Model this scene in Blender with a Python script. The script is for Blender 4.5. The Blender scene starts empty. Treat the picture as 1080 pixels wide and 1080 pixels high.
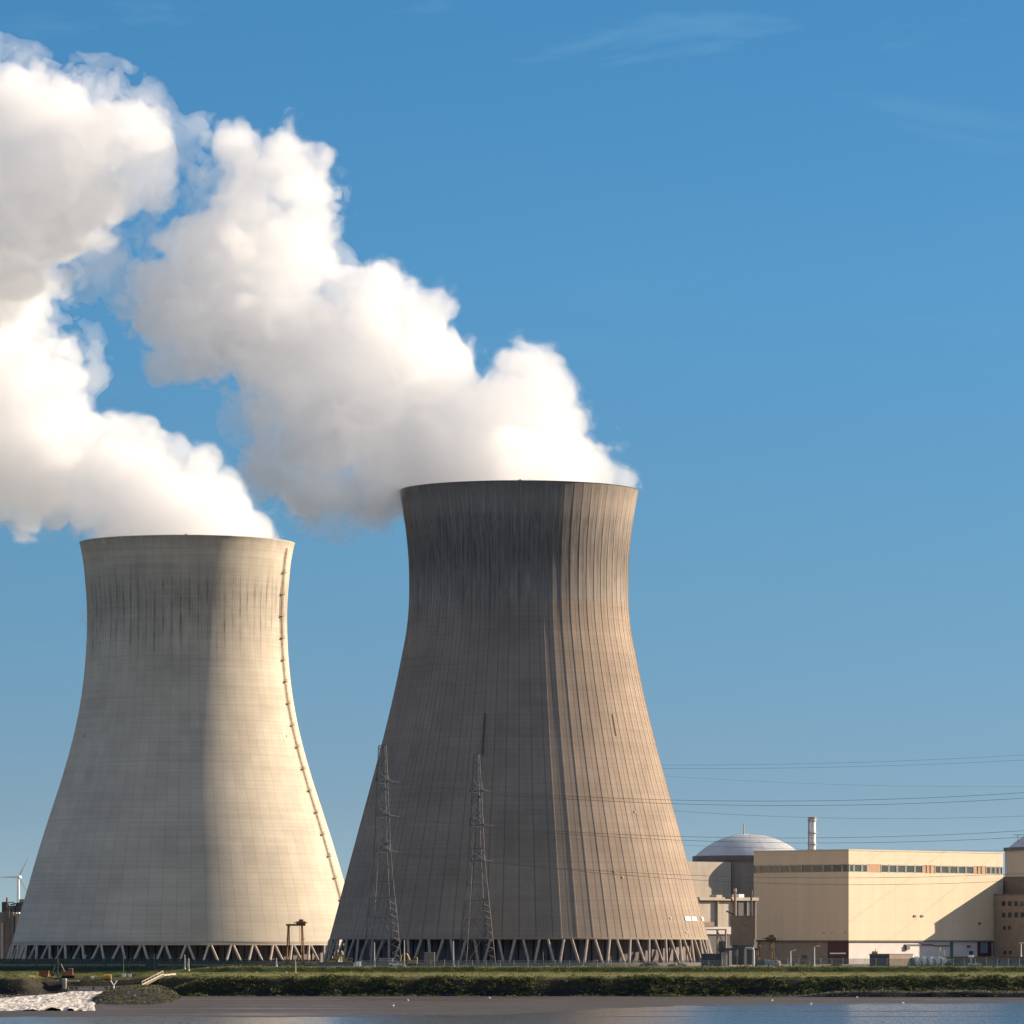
import bpy, math, random
import numpy as np
from mathutils import Vector, Matrix
random.seed(7)
SC = bpy.context.scene
COL = SC.collection
R = math.radians
F = 5436.0        # focal length in pixels of the 1080 px photograph
EYE = 6.0         # eye height above the site ground
HOR = 1000.0      # horizon row

# ------------------------------------------------------------------ camera
cam_d = bpy.data.cameras.new('camera')
cam = bpy.data.objects.new('camera', cam_d)
COL.objects.link(cam)
cam.location = (0, 0, EYE)
cam.rotation_euler = (R(90), 0, 0)
cam_d.sensor_width = 36
cam_d.lens = 36 * F / 1080
cam_d.shift_y = (HOR - 540) / 1080
cam_d.clip_start = 1
cam_d.clip_end = 60000
SC.camera = cam

# ------------------------------------------------------------------ light
SUN_EL, SUN_BACK = 21.0, 17.0
sun_vec = Vector((math.cos(R(SUN_EL)) * math.cos(R(SUN_BACK)),
                  math.cos(R(SUN_EL)) * math.sin(R(SUN_BACK)), math.sin(R(SUN_EL))))
sl = bpy.data.lights.new('sun', 'SUN')
sl.energy = 5.0
sl.angle = R(0.5)
sl.color = (1.0, 0.805, 0.585)
so = bpy.data.objects.new('sun', sl)
COL.objects.link(so)
so.rotation_euler = sun_vec.to_track_quat('Z', 'Y').to_euler()
so.location = (600, 1500, 500)

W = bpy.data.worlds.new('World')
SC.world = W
W.use_nodes = True
wt = W.node_tree
wn, wl = wt.nodes, wt.links
for n in list(wn):
    wn.remove(n)
def N(nodes, typ, **kw):
    n = nodes.new(typ)
    for k, v in kw.items():
        if k == 'ins':
            for a, b in v.items():
                n.inputs[a].default_value = b
        else:
            setattr(n, k, v)
    return n
out = N(wn, 'ShaderNodeOutputWorld')
bg = N(wn, 'ShaderNodeBackground', ins={'Strength': 0.1})
sky = N(wn, 'ShaderNodeTexSky', sky_type='NISHITA', sun_disc=False,
        sun_elevation=R(SUN_EL), sun_rotation=R(90 - SUN_BACK),
        altitude=0, air_density=1.0, dust_density=0.3, ozone_density=2.0)
tc = N(wn, 'ShaderNodeTexCoord')
# clear northern air: the deep blue comes down close to the horizon
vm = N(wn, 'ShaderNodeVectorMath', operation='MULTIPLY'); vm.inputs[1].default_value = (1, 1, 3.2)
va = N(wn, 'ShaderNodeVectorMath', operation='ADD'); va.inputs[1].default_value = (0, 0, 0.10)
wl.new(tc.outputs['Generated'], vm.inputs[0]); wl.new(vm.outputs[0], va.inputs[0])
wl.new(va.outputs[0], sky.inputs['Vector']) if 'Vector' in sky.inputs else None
hs = N(wn, 'ShaderNodeHueSaturation', ins={'Saturation': 1.12, 'Value': 1.0, 'Hue': 0.497})
wl.new(sky.outputs[0], hs.inputs['Color'])
# thin high cirrus
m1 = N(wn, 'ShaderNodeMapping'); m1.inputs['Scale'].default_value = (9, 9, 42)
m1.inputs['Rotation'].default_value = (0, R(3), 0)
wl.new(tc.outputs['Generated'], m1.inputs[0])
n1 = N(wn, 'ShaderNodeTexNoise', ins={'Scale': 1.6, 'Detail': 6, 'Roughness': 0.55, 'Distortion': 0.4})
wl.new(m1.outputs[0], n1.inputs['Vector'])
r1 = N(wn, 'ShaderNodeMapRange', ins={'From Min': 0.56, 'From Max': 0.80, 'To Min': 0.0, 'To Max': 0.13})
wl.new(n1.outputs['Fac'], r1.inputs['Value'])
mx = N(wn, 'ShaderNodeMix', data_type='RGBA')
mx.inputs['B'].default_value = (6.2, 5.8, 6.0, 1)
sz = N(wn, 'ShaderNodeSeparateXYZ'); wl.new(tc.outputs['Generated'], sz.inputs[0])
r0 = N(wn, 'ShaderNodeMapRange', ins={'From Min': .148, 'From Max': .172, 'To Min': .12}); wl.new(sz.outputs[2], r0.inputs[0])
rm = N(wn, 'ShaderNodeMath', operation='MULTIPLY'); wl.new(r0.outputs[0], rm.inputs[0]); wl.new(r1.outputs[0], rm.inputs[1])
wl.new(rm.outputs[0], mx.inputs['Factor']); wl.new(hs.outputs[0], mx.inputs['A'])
# low sky toned by a ramp; unseen white cloud added overhead as fill light
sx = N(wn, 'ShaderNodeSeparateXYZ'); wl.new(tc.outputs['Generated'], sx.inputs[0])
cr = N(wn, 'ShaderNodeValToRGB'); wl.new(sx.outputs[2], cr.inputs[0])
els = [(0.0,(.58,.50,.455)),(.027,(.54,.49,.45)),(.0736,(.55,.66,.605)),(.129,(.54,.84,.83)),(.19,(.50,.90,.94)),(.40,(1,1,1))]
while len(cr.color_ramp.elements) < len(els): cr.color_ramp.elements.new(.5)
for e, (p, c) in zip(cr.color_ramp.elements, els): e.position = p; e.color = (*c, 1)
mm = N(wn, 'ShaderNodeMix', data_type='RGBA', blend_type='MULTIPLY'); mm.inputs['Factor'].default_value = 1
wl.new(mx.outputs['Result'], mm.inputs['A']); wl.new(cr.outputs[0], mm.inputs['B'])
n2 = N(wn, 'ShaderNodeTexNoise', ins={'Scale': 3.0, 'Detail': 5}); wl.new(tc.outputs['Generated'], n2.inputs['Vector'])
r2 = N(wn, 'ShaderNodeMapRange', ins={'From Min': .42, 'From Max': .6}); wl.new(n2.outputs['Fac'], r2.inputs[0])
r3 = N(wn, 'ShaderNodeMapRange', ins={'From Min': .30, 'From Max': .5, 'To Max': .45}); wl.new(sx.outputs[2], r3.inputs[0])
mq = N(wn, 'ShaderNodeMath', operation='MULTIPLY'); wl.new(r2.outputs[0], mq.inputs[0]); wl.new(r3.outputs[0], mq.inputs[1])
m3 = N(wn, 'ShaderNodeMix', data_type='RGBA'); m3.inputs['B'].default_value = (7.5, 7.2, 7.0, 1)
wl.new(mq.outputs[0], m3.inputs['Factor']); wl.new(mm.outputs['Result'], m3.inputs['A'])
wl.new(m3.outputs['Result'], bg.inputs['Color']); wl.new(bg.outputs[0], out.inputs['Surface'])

SC.view_settings.view_transform = 'Standard'
SC.view_settings.look = 'None'
SC.view_settings.exposure = 1.2
SC.view_settings.gamma = 1.0
SC.cycles.use_denoising = True
SC.cycles.max_bounces = 24
SC.cycles.volume_bounces = 20
SC.cycles.diffuse_bounces = 3
SC.cycles.glossy_bounces = 3
SC.cycles.transparent_max_bounces = 12
SC.cycles.use_adaptive_sampling = True
SC.cycles.adaptive_threshold = 0.03

# ------------------------------------------------------------------ helpers
def X(px, D): return (px - 540) * D / F
def Z(py, D): return EYE + (HOR - py) * D / F

class MB:
    """collects geometry, builds ONE mesh object"""
    def __init__(s): s.v = []; s.f = []; s.mi = []; s.m = 0
    def add(s, vs, fs):
        b = len(s.v)
        s.v += [tuple(v) for v in vs]
        s.f += [tuple(i + b for i in f) for f in fs]
        s.mi += [s.m] * len(fs)
        return s
    def box(s, x0, x1, y0, y1, z0, z1):
        return s.add([(x0,y0,z0),(x1,y0,z0),(x1,y1,z0),(x0,y1,z0),(x0,y0,z1),(x1,y0,z1),(x1,y1,z1),(x0,y1,z1)],
              [(0,3,2,1),(4,5,6,7),(0,1,5,4),(1,2,6,5),(2,3,7,6),(3,0,4,7)])
    def rbox(s, x0, x1, y0, y1, z0, z1, b=0.05):
        """box with chamfered vertical and top edges"""
        pts = [(x0+b,y0),(x1-b,y0),(x1,y0+b),(x1,y1-b),(x1-b,y1),(x0+b,y1),(x0,y1-b),(x0,y0+b)]
        cx, cy = (x0+x1)/2, (y0+y1)/2
        vs = [(x,y,z0) for x,y in pts] + [(x,y,z1-b) for x,y in pts] + \
             [(x + (b if x<cx else -b), y + (b if y<cy else -b), z1) for x,y in pts]
        fs = [tuple(range(7,-1,-1)), tuple(range(16,24))]
        for k in (0,8):
            for i in range(8):
                j=(i+1)%8; fs.append((k+i,k+j,k+j+8,k+i+8))
        return s.add(vs, fs)
    def cyl(s, x, y, z0, z1, r0, r1=None, n=12, caps=True):
        r1 = r0 if r1 is None else r1
        vs = [(x+r0*math.cos(2*math.pi*i/n), y+r0*math.sin(2*math.pi*i/n), z0) for i in range(n)]
        vs += [(x+r1*math.cos(2*math.pi*i/n), y+r1*math.sin(2*math.pi*i/n), z1) for i in range(n)]
        fs = [(i,(i+1)%n,(i+1)%n+n,i+n) for i in range(n)]
        if caps: fs += [tuple(range(n-1,-1,-1)), tuple(range(n,2*n))]
        return s.add(vs, fs)
    def bar(s, a, b, r, n=4, r1=None):
        a, b = Vector(a), Vector(b)
        r1 = r if r1 is None else r1
        d = (b-a).normalized()
        u = d.orthogonal().normalized() if abs(d.z) > .999 else d.cross(Vector((0,0,1))).normalized()
        w = d.cross(u)
        vs = []
        for p, rr in ((a, r), (b, r1)):
            for i in range(n):
                t = 2*math.pi*(i+.5)/n
                vs.append(p + (u*math.cos(t) + w*math.sin(t))*rr)
        fs = [(i,i+n,(i+1)%n+n,(i+1)%n) for i in range(n)] + [tuple(range(n)), tuple(range(2*n-1,n-1,-1))]
        return s.add(vs, fs)
    def path(s, pts, r, n=4):
        for a, b in zip(pts, pts[1:]): s.bar(a, b, r, n)
        return s
    def prism(s, poly, y0, y1, axis='y'):
        """polygon in x-z pushed along y (or in y-z pushed along x)"""
        n = len(poly)
        if axis == 'y': vs = [(p[0],y0,p[1]) for p in poly] + [(p[0],y1,p[1]) for p in poly]
        elif axis == 'x': vs = [(y0,p[0],p[1]) for p in poly] + [(y1,p[0],p[1]) for p in poly]
        else: vs = [(p[0],p[1],y0) for p in poly] + [(p[0],p[1],y1) for p in poly]
        fs = [(i,(i+1)%n,(i+1)%n+n,i+n) for i in range(n)] + [tuple(range(n-1,-1,-1)), tuple(range(n,2*n))]
        return s.add(vs, fs)
    def sphere(s, c, r, n=12, k=8, zs=1.0, hemi=False):
        vs, fs = [], []
        lo = 0 if hemi else -math.pi/2
        for j in range(k+1):
            t = lo + (math.pi/2-lo)*j/k
            for i in range(n):
                a = 2*math.pi*i/n
                vs.append((c[0]+r*math.cos(t)*math.cos(a), c[1]+r*math.cos(t)*math.sin(a), c[2]+r*zs*math.sin(t)))
        for j in range(k):
            for i in range(n):
                fs.append((j*n+i, j*n+(i+1)%n, (j+1)*n+(i+1)%n, (j+1)*n+i))
        return s.add(vs, fs)
    def build(s, name, mat, parent=None, smooth=False, fix=True):
        me = bpy.data.meshes.new(name)
        me.from_pydata(s.v, [], s.f)
        mats = mat if isinstance(mat, (list, tuple)) else [mat]
        for m in mats: me.materials.append(m)
        if len(mats) > 1: me.polygons.foreach_set('material_index', s.mi)
        if fix:
            import bmesh
            bm = bmesh.new(); bm.from_mesh(me)
            bmesh.ops.recalc_face_normals(bm, faces=bm.faces)
            bm.to_mesh(me); bm.free()
        if smooth: me.polygons.foreach_set('use_smooth', [True]*len(me.polygons))
        o = bpy.data.objects.new(name, me); COL.objects.link(o)
        if parent: o.parent = parent
        return o

def npmesh(name, verts, faces, mat, parent=None, smooth=False, size=4):
    """fast mesh from numpy arrays (faces: n x size)"""
    me = bpy.data.meshes.new(name)
    verts = np.asarray(verts, dtype=np.float32); faces = np.asarray(faces, dtype=np.int32)
    me.vertices.add(len(verts)); me.vertices.foreach_set('co', verts.ravel())
    me.loops.add(faces.size); me.loops.foreach_set('vertex_index', faces.ravel())
    me.polygons.add(len(faces))
    me.polygons.foreach_set('loop_start', np.arange(0, faces.size, size, dtype=np.int32))
    me.polygons.foreach_set('use_smooth', np.full(len(faces), smooth))
    me.update(calc_edges=True); me.validate()
    if mat: me.materials.append(mat)
    o = bpy.data.objects.new(name, me); COL.objects.link(o)
    if parent: o.parent = parent
    return o

def tag(o, label=None, cat=None, group=None, kind=None):
    if label: o['label'] = label
    if cat: o['category'] = cat
    if group: o['group'] = group
    if kind: o['kind'] = kind
    return o
def thing(name, label, cat, loc=(0,0,0), rz=0, group=None):
    o = bpy.data.objects.new(name, None); COL.objects.link(o)
    o.empty_display_size = 2
    o.location = loc; o.rotation_euler = (0,0,rz)
    return tag(o, label, cat, group)
def copy_tree(o, parent=None):
    c = o.copy(); COL.objects.link(c)
    if parent: c.parent = parent
    for ch in [k for k in o.children]: copy_tree(ch, c)
    return c

# ------------------------------------------------------------------ materials
def mat(name, col, rough=0.8, var=0.12, scale=0.5, metal=0.0, bump=0.0, var2=None, stretch=(1,1,1), spec=0.3):
    m = bpy.data.materials.new(name); m.use_nodes = True
    nt = m.node_tree; n, l = nt.nodes, nt.links
    b = n['Principled BSDF']
    b.inputs['Roughness'].default_value = rough
    b.inputs['Metallic'].default_value = metal
    b.inputs['Specular IOR Level'].default_value = spec
    t = N(n, 'ShaderNodeTexCoord'); mp = N(n, 'ShaderNodeMapping'); mp.inputs['Scale'].default_value = stretch
    l.new(t.outputs['Object'], mp.inputs[0])
    ns = N(n, 'ShaderNodeTexNoise', ins={'Scale': scale, 'Detail': 6, 'Roughness': 0.6})
    l.new(mp.outputs[0], ns.inputs['Vector'])
    mr = N(n, 'ShaderNodeMapRange', ins={'From Min': 0.3, 'From Max': 0.7}); l.new(ns.outputs['Fac'], mr.inputs[0])
    mi = N(n, 'ShaderNodeMix', data_type='RGBA')
    c2 = var2 if var2 else tuple(c*(1+var) for c in col)
    c1 = tuple(c*(1-var) for c in col) if not var2 else col
    mi.inputs['A'].default_value = (*c1, 1); mi.inputs['B'].default_value = (*c2, 1)
    l.new(mr.outputs[0], mi.inputs['Factor']); l.new(mi.outputs['Result'], b.inputs['Base Color'])
    if bump:
        bp = N(n, 'ShaderNodeBump', ins={'Strength': 1.0, 'Distance': bump})
        l.new(ns.outputs['Fac'], bp.inputs['Height']); l.new(bp.outputs[0], b.inputs['Normal'])
    return m

M = {}
M['concrete']   = mat('concrete', (0.36,0.33,0.29), 0.9, 0.15, 0.35, bump=0.05)
M['concrete_l'] = mat('pale_concrete', (0.42,0.37,0.315), 0.9, 0.12, 0.3, bump=0.05, stretch=(1,1,.3))
M['concrete_d'] = mat('dark_concrete', (0.22,0.20,0.19), 0.9, 0.15, 0.3, stretch=(1,1,.3))
M['strut_l']    = mat('strut_concrete_pale', (0.38,0.33,0.28), 0.9, 0.15, 0.6)
M['strut_r']    = mat('strut_concrete', (0.31,0.26,0.22), 0.9, 0.2, 0.6)
M['fill']       = mat('cooling_fill', (0.13,0.115,0.12), 0.85, 0.3, 0.8, stretch=(1,1,.1))
M['steel']      = mat('galvanised_steel', (0.42,0.42,0.42), 0.5, 0.15, 1.0, metal=0.5)
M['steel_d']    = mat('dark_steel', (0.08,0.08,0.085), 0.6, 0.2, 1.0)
M['pylon']      = mat('pylon_steel', (0.12,0.115,0.12), 0.7, 0.15, 1.0)
M['cable']      = mat('aluminium_cable', (0.10,0.10,0.11), 0.6, 0.1, 1.0)
M['cream']      = mat('cream_cladding', (0.54,0.43,0.31), 0.42, 0.05, 0.22, stretch=(1,1,.10), spec=0.4)
M['cream_l']    = mat('pale_cladding', (0.46,0.38,0.29), 0.6, 0.05, 0.2)
M['brick']      = mat('brown_brick', (0.25,0.20,0.162), 0.9, 0.15, 0.5)
M['brick_d']    = mat('dark_brown_brick', (0.165,0.14,0.122), 0.9, 0.15, 0.5)
M['white']      = mat('white_wall', (0.50,0.46,0.45), 0.75, 0.08, 0.25)
M['white_p']    = mat('white_paint', (0.78,0.78,0.76), 0.5, 0.05, 0.8)
M['purple']     = mat('maroon_cladding', (0.075,0.032,0.040), 0.6, 0.15, 0.5)
M['glass']      = mat('window_glass', (0.035,0.045,0.05), 0.12, 0.4, 0.25, spec=0.8)
M['frame']      = mat('window_frame', (0.42,0.40,0.34), 0.6, 0.1, 1)
M['wood']       = mat('rusty_panel', (0.42,0.27,0.17), 0.8, 0.25, 0.8, stretch=(3,3,.3))
M['dome']       = mat('grey_dome', (0.36,0.38,0.41), 0.6, 0.10, 0.25)
M['roof']       = mat('roof_edge', (0.13,0.12,0.115), 0.8, 0.15, 0.5)
M['orange']     = mat('orange_paint', (0.30,0.11,0.05), 0.6, 0.2, 1)
M['yellow']     = mat('yellow_paint', (0.45,0.28,0.07), 0.6, 0.2, 1)
M['rust']       = mat('rusty_steel', (0.16,0.095,0.05), 0.8, 0.3, 1)
M['green_p']    = mat('green_paint', (0.05,0.13,0.10), 0.6, 0.2, 1)
M['bluegrey']   = mat('blue_grey_sheet', (0.16,0.20,0.23), 0.6, 0.15, 1)
M['rubber']     = mat('rubber', (0.02,0.02,0.02), 0.9, 0.2, 1)
M['red']        = mat('red_paint', (0.5,0.03,0.02), 0.6, 0.1, 1)

def joints(m, step_s, step_z, w, dark):
    """thin panel joints across a cladding material, in the object's own metres"""
    n, l = m.node_tree.nodes, m.node_tree.links
    b = n['Principled BSDF']; src = b.inputs['Base Color'].links[0].from_socket
    t = N(n, 'ShaderNodeTexCoord'); sp = N(n, 'ShaderNodeSeparateXYZ'); l.new(t.outputs['Object'], sp.inputs[0])
    def mth(op, a, c):
        q = N(n, 'ShaderNodeMath', operation=op)
        for i, v in enumerate((a, c)):
            if isinstance(v, (int, float)): q.inputs[i].default_value = v
            else: l.new(v, q.inputs[i])
        return q.outputs[0]
    sx = mth('SUBTRACT', sp.outputs[0], sp.outputs[1])
    la = mth('LESS_THAN', mth('FRACT', mth('DIVIDE', sx, step_s), 0), w/step_s)
    lb = mth('LESS_THAN', mth('FRACT', mth('DIVIDE', sp.outputs[2], step_z), 0), w*.8/step_z)
    f = mth('MULTIPLY', mth('MAXIMUM', la, lb), dark)
    mi = N(n, 'ShaderNodeMix', data_type='RGBA'); l.new(f, mi.inputs['Factor']); l.new(src, mi.inputs['A']); mi.inputs['B'].default_value = (.12,.10,.08,1)
    l.new(mi.outputs['Result'], b.inputs['Base Color'])
joints(M['cream'], 6.1, 7.6, .16, .22)
joints(M['concrete_l'], 4.0, 2.4, .12, .20)
joints(M['brick'], 5.0, 3.1, .12, .20)
# ------------------------------------------------------------------ cooling towers
def tower_mat(name, c_base, c_dark, streak, c_stain, ribs=72, rib_dark=.82, rib_streak=.75, grey=False):
    m = bpy.data.materials.new(name); m.use_nodes = True
    nt = m.node_tree; n, l = nt.nodes, nt.links
    b = n['Principled BSDF']; b.inputs['Roughness'].default_value = 0.92
    b.inputs['Specular IOR Level'].default_value = 0.15
    uv = N(n, 'ShaderNodeUVMap', uv_map='UVMap')
    sp = N(n, 'ShaderNodeSeparateXYZ'); l.new(uv.outputs[0], sp.inputs[0])
    def noise(sx, sy, detail=5, rough=.6, off=(0,0,0)):
        mp = N(n, 'ShaderNodeMapping'); mp.inputs['Scale'].default_value = (sx, sy, 1)
        mp.inputs['Location'].default_value = off
        l.new(uv.outputs[0], mp.inputs[0])
        ns = N(n, 'ShaderNodeTexNoise', ins={'Scale': 1.0, 'Detail': detail, 'Roughness': rough})
        l.new(mp.outputs[0], ns.inputs['Vector']); return ns.outputs['Fac']
    def mr(v, a, b_, c, d, smooth=False):
        q = N(n, 'ShaderNodeMapRange', ins={'From Min': a, 'From Max': b_, 'To Min': c, 'To Max': d})
        if smooth: q.interpolation_type = 'SMOOTHSTEP'
        l.new(v, q.inputs[0]); return q.outputs[0]
    def math_(op, a, b_=None):
        q = N(n, 'ShaderNodeMath', operation=op)
        for i, v in enumerate((a, b_)):
            if v is None: continue
            if isinstance(v, (int, float)): q.inputs[i].default_value = v
            else: l.new(v, q.inputs[i])
        return q.outputs[0]
    def mix(f, a, b_, blend='MIX'):
        q = N(n, 'ShaderNodeMix', data_type='RGBA', blend_type=blend)
        for k, v in (('Factor', f), ('A', a), ('B', b_)):
            if isinstance(v, tuple): q.inputs[k].default_value = (*v, 1)
            elif isinstance(v, (int, float)): q.inputs[k].default_value = v
            else: l.new(v, q.inputs[k])
        return q.outputs['Result']
    u, v = sp.outputs[0], sp.outputs[1]
    # patches and formwork lifts
    c = mix(mr(noise(14, 9), .3, .7, 0, 1), c_base, c_dark)
    ring = mr(noise(5, 95, 3, .5), .3, .7, .92, 1.06)
    fine = mr(noise(900, 500, 2), .25, .75, .90, 1.08)
    lift = math_('GREATER_THAN', math_('FRACT', math_('MULTIPLY', v, 112)), .86)
    lift = mr(lift, 0, 1, 1.0, .93)
    # dark line along each rib: the rib's shade put into the colour
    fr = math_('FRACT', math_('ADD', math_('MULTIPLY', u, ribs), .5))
    rib_shade = math_('ABSOLUTE', math_('SUBTRACT', fr, .5))
    rib_shade = mr(rib_shade, .012, .055, rib_dark, 1.0, True)
    # panels between ribs have slightly different pours
    pid = math_('FLOOR', math_('MULTIPLY', u, ribs))
    cmb = N(n, 'ShaderNodeCombineXYZ'); l.new(pid, cmb.inputs[0])
    l.new(math_('MULTIPLY', v, 9.0), cmb.inputs[1])
    pn = N(n, 'ShaderNodeTexNoise', ins={'Scale': 1.37, 'Detail': 2}); l.new(cmb.outputs[0], pn.inputs['Vector'])
    pan = mr(pn.outputs['Fac'], .3, .7, .93, 1.06)
    k = math_('MULTIPLY', math_('MULTIPLY', ring, fine), math_('MULTIPLY', lift, math_('MULTIPLY', rib_shade, pan)))
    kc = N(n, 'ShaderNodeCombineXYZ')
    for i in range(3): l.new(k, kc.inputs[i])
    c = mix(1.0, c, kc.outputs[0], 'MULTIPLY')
    # the last lifts were poured in a greyer mix and weather in fine pale and dark runs
    if grey:
        gb = mr(math_('ADD', v, mr(noise(9, 3), .3, .7, -.006, .006)), .752, .766, 0, 1, True)
        c = mix(math_('MULTIPLY', gb, .62), c, (.235,.208,.186))
        pale = mr(noise(330, 7, 5, .8, (11,2,0)), .50, .66, 0, .55)
        c = mix(math_('MULTIPLY', gb, pale), c, (.46,.41,.36))
        dk = mr(noise(300, 9, 6, .85, (5,9,0)), .46, .60, 0, .80)
        dm = math_('MULTIPLY', mr(v, .79, .86, .15, 1, True), mr(math_('ADD', v, mr(noise(160, 2), .3, .7, -.02, .02)), .925, .95, 1, .25, True))
        c = mix(math_('MULTIPLY', dk, dm), c, c_stain)
    # soot and algae streaks hanging below the rim
    top = mr(noise(120, 2.2, 4, .8), .25, .75, .84, .985)
    low = mr(noise(110, 3, 4, .8, (7,3,0)), .25, .75, .60, .86)
    m1 = mr(math_('SUBTRACT', v, low), -.02, .10, 0, 1, True)
    m2 = mr(math_('SUBTRACT', top, v), -.004, .03, 0, 1, True)
    st = mr(noise(420, 5.0, 6, .8, (3,0,0)), .42, .60, .05, 1)
    st2 = mr(noise(120, 11, 4, .6, (1,5,0)), .35, .7, .25, 1)
    f = math_('MULTIPLY', math_('MULTIPLY', m1, m2), math_('MULTIPLY', math_('MULTIPLY', st, st2), streak))
    c = mix(f, c, c_stain)
    rb = mr(math_('ABSOLUTE', math_('SUBTRACT', fr, .5)), .05, .17, 1, 0, True)
    cm2 = N(n, 'ShaderNodeCombineXYZ'); l.new(math_('FLOOR', math_('ADD', math_('MULTIPLY', u, ribs), .5)), cm2.inputs[0]); l.new(math_('MULTIPLY', v, 10.0), cm2.inputs[1])
    q2 = N(n, 'ShaderNodeTexNoise', ins={'Scale': 1.71, 'Detail': 3}); l.new(cm2.outputs[0], q2.inputs['Vector'])
    f2 = math_('MULTIPLY', math_('MULTIPLY', m1, m2), math_('MULTIPLY', rb, mr(q2.outputs['Fac'], .36, .66, 0, rib_streak)))
    c = mix(f2, c, c_stain)
    # broad sooty band
    band = math_('MULTIPLY', mr(v, .76, .86, 0, 1, True), mr(v, .92, .965, 1, .15, True))
    c = mix(math_('MULTIPLY', band, streak*(.20 if grey else .26)), c, c_stain)
    rim = mr(v, .965, .995, 0, .35*streak, True)
    c = mix(math_('MULTIPLY', rim, mr(noise(60, 30), .4, .6, .3, 1)), c, c_stain)
    # damp foot
    c = mix(mr(v, .055, .075, .30, 0, True), c, c_dark)
    l.new(c, b.inputs['Base Color'])
    bp = N(n, 'ShaderNodeBump', ins={'Strength': .6, 'Distance': .12})
    l.new(noise(700, 380, 4), bp.inputs['Height']); l.new(bp.outputs[0], b.inputs['Normal'])
    return m

def spline(tab):
    """Catmull-like monotone interpolation through (z, r), z ascending"""
    zs = np.array([t[0] for t in tab]); rs = np.array([t[1] for t in tab])
    d = np.gradient(rs, zs)
    def f(z):
        i = int(np.clip(np.searchsorted(zs, z) - 1, 0, len(zs)-2)); h = zs[i+1]-zs[i]; t = (z-zs[i])/h
        return ((2*t**3-3*t**2+1)*rs[i] + (t**3-2*t**2+t)*h*d[i] + (-2*t**3+3*t**2)*rs[i+1] + (t**3-t**2)*h*d[i+1])
    return f

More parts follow.
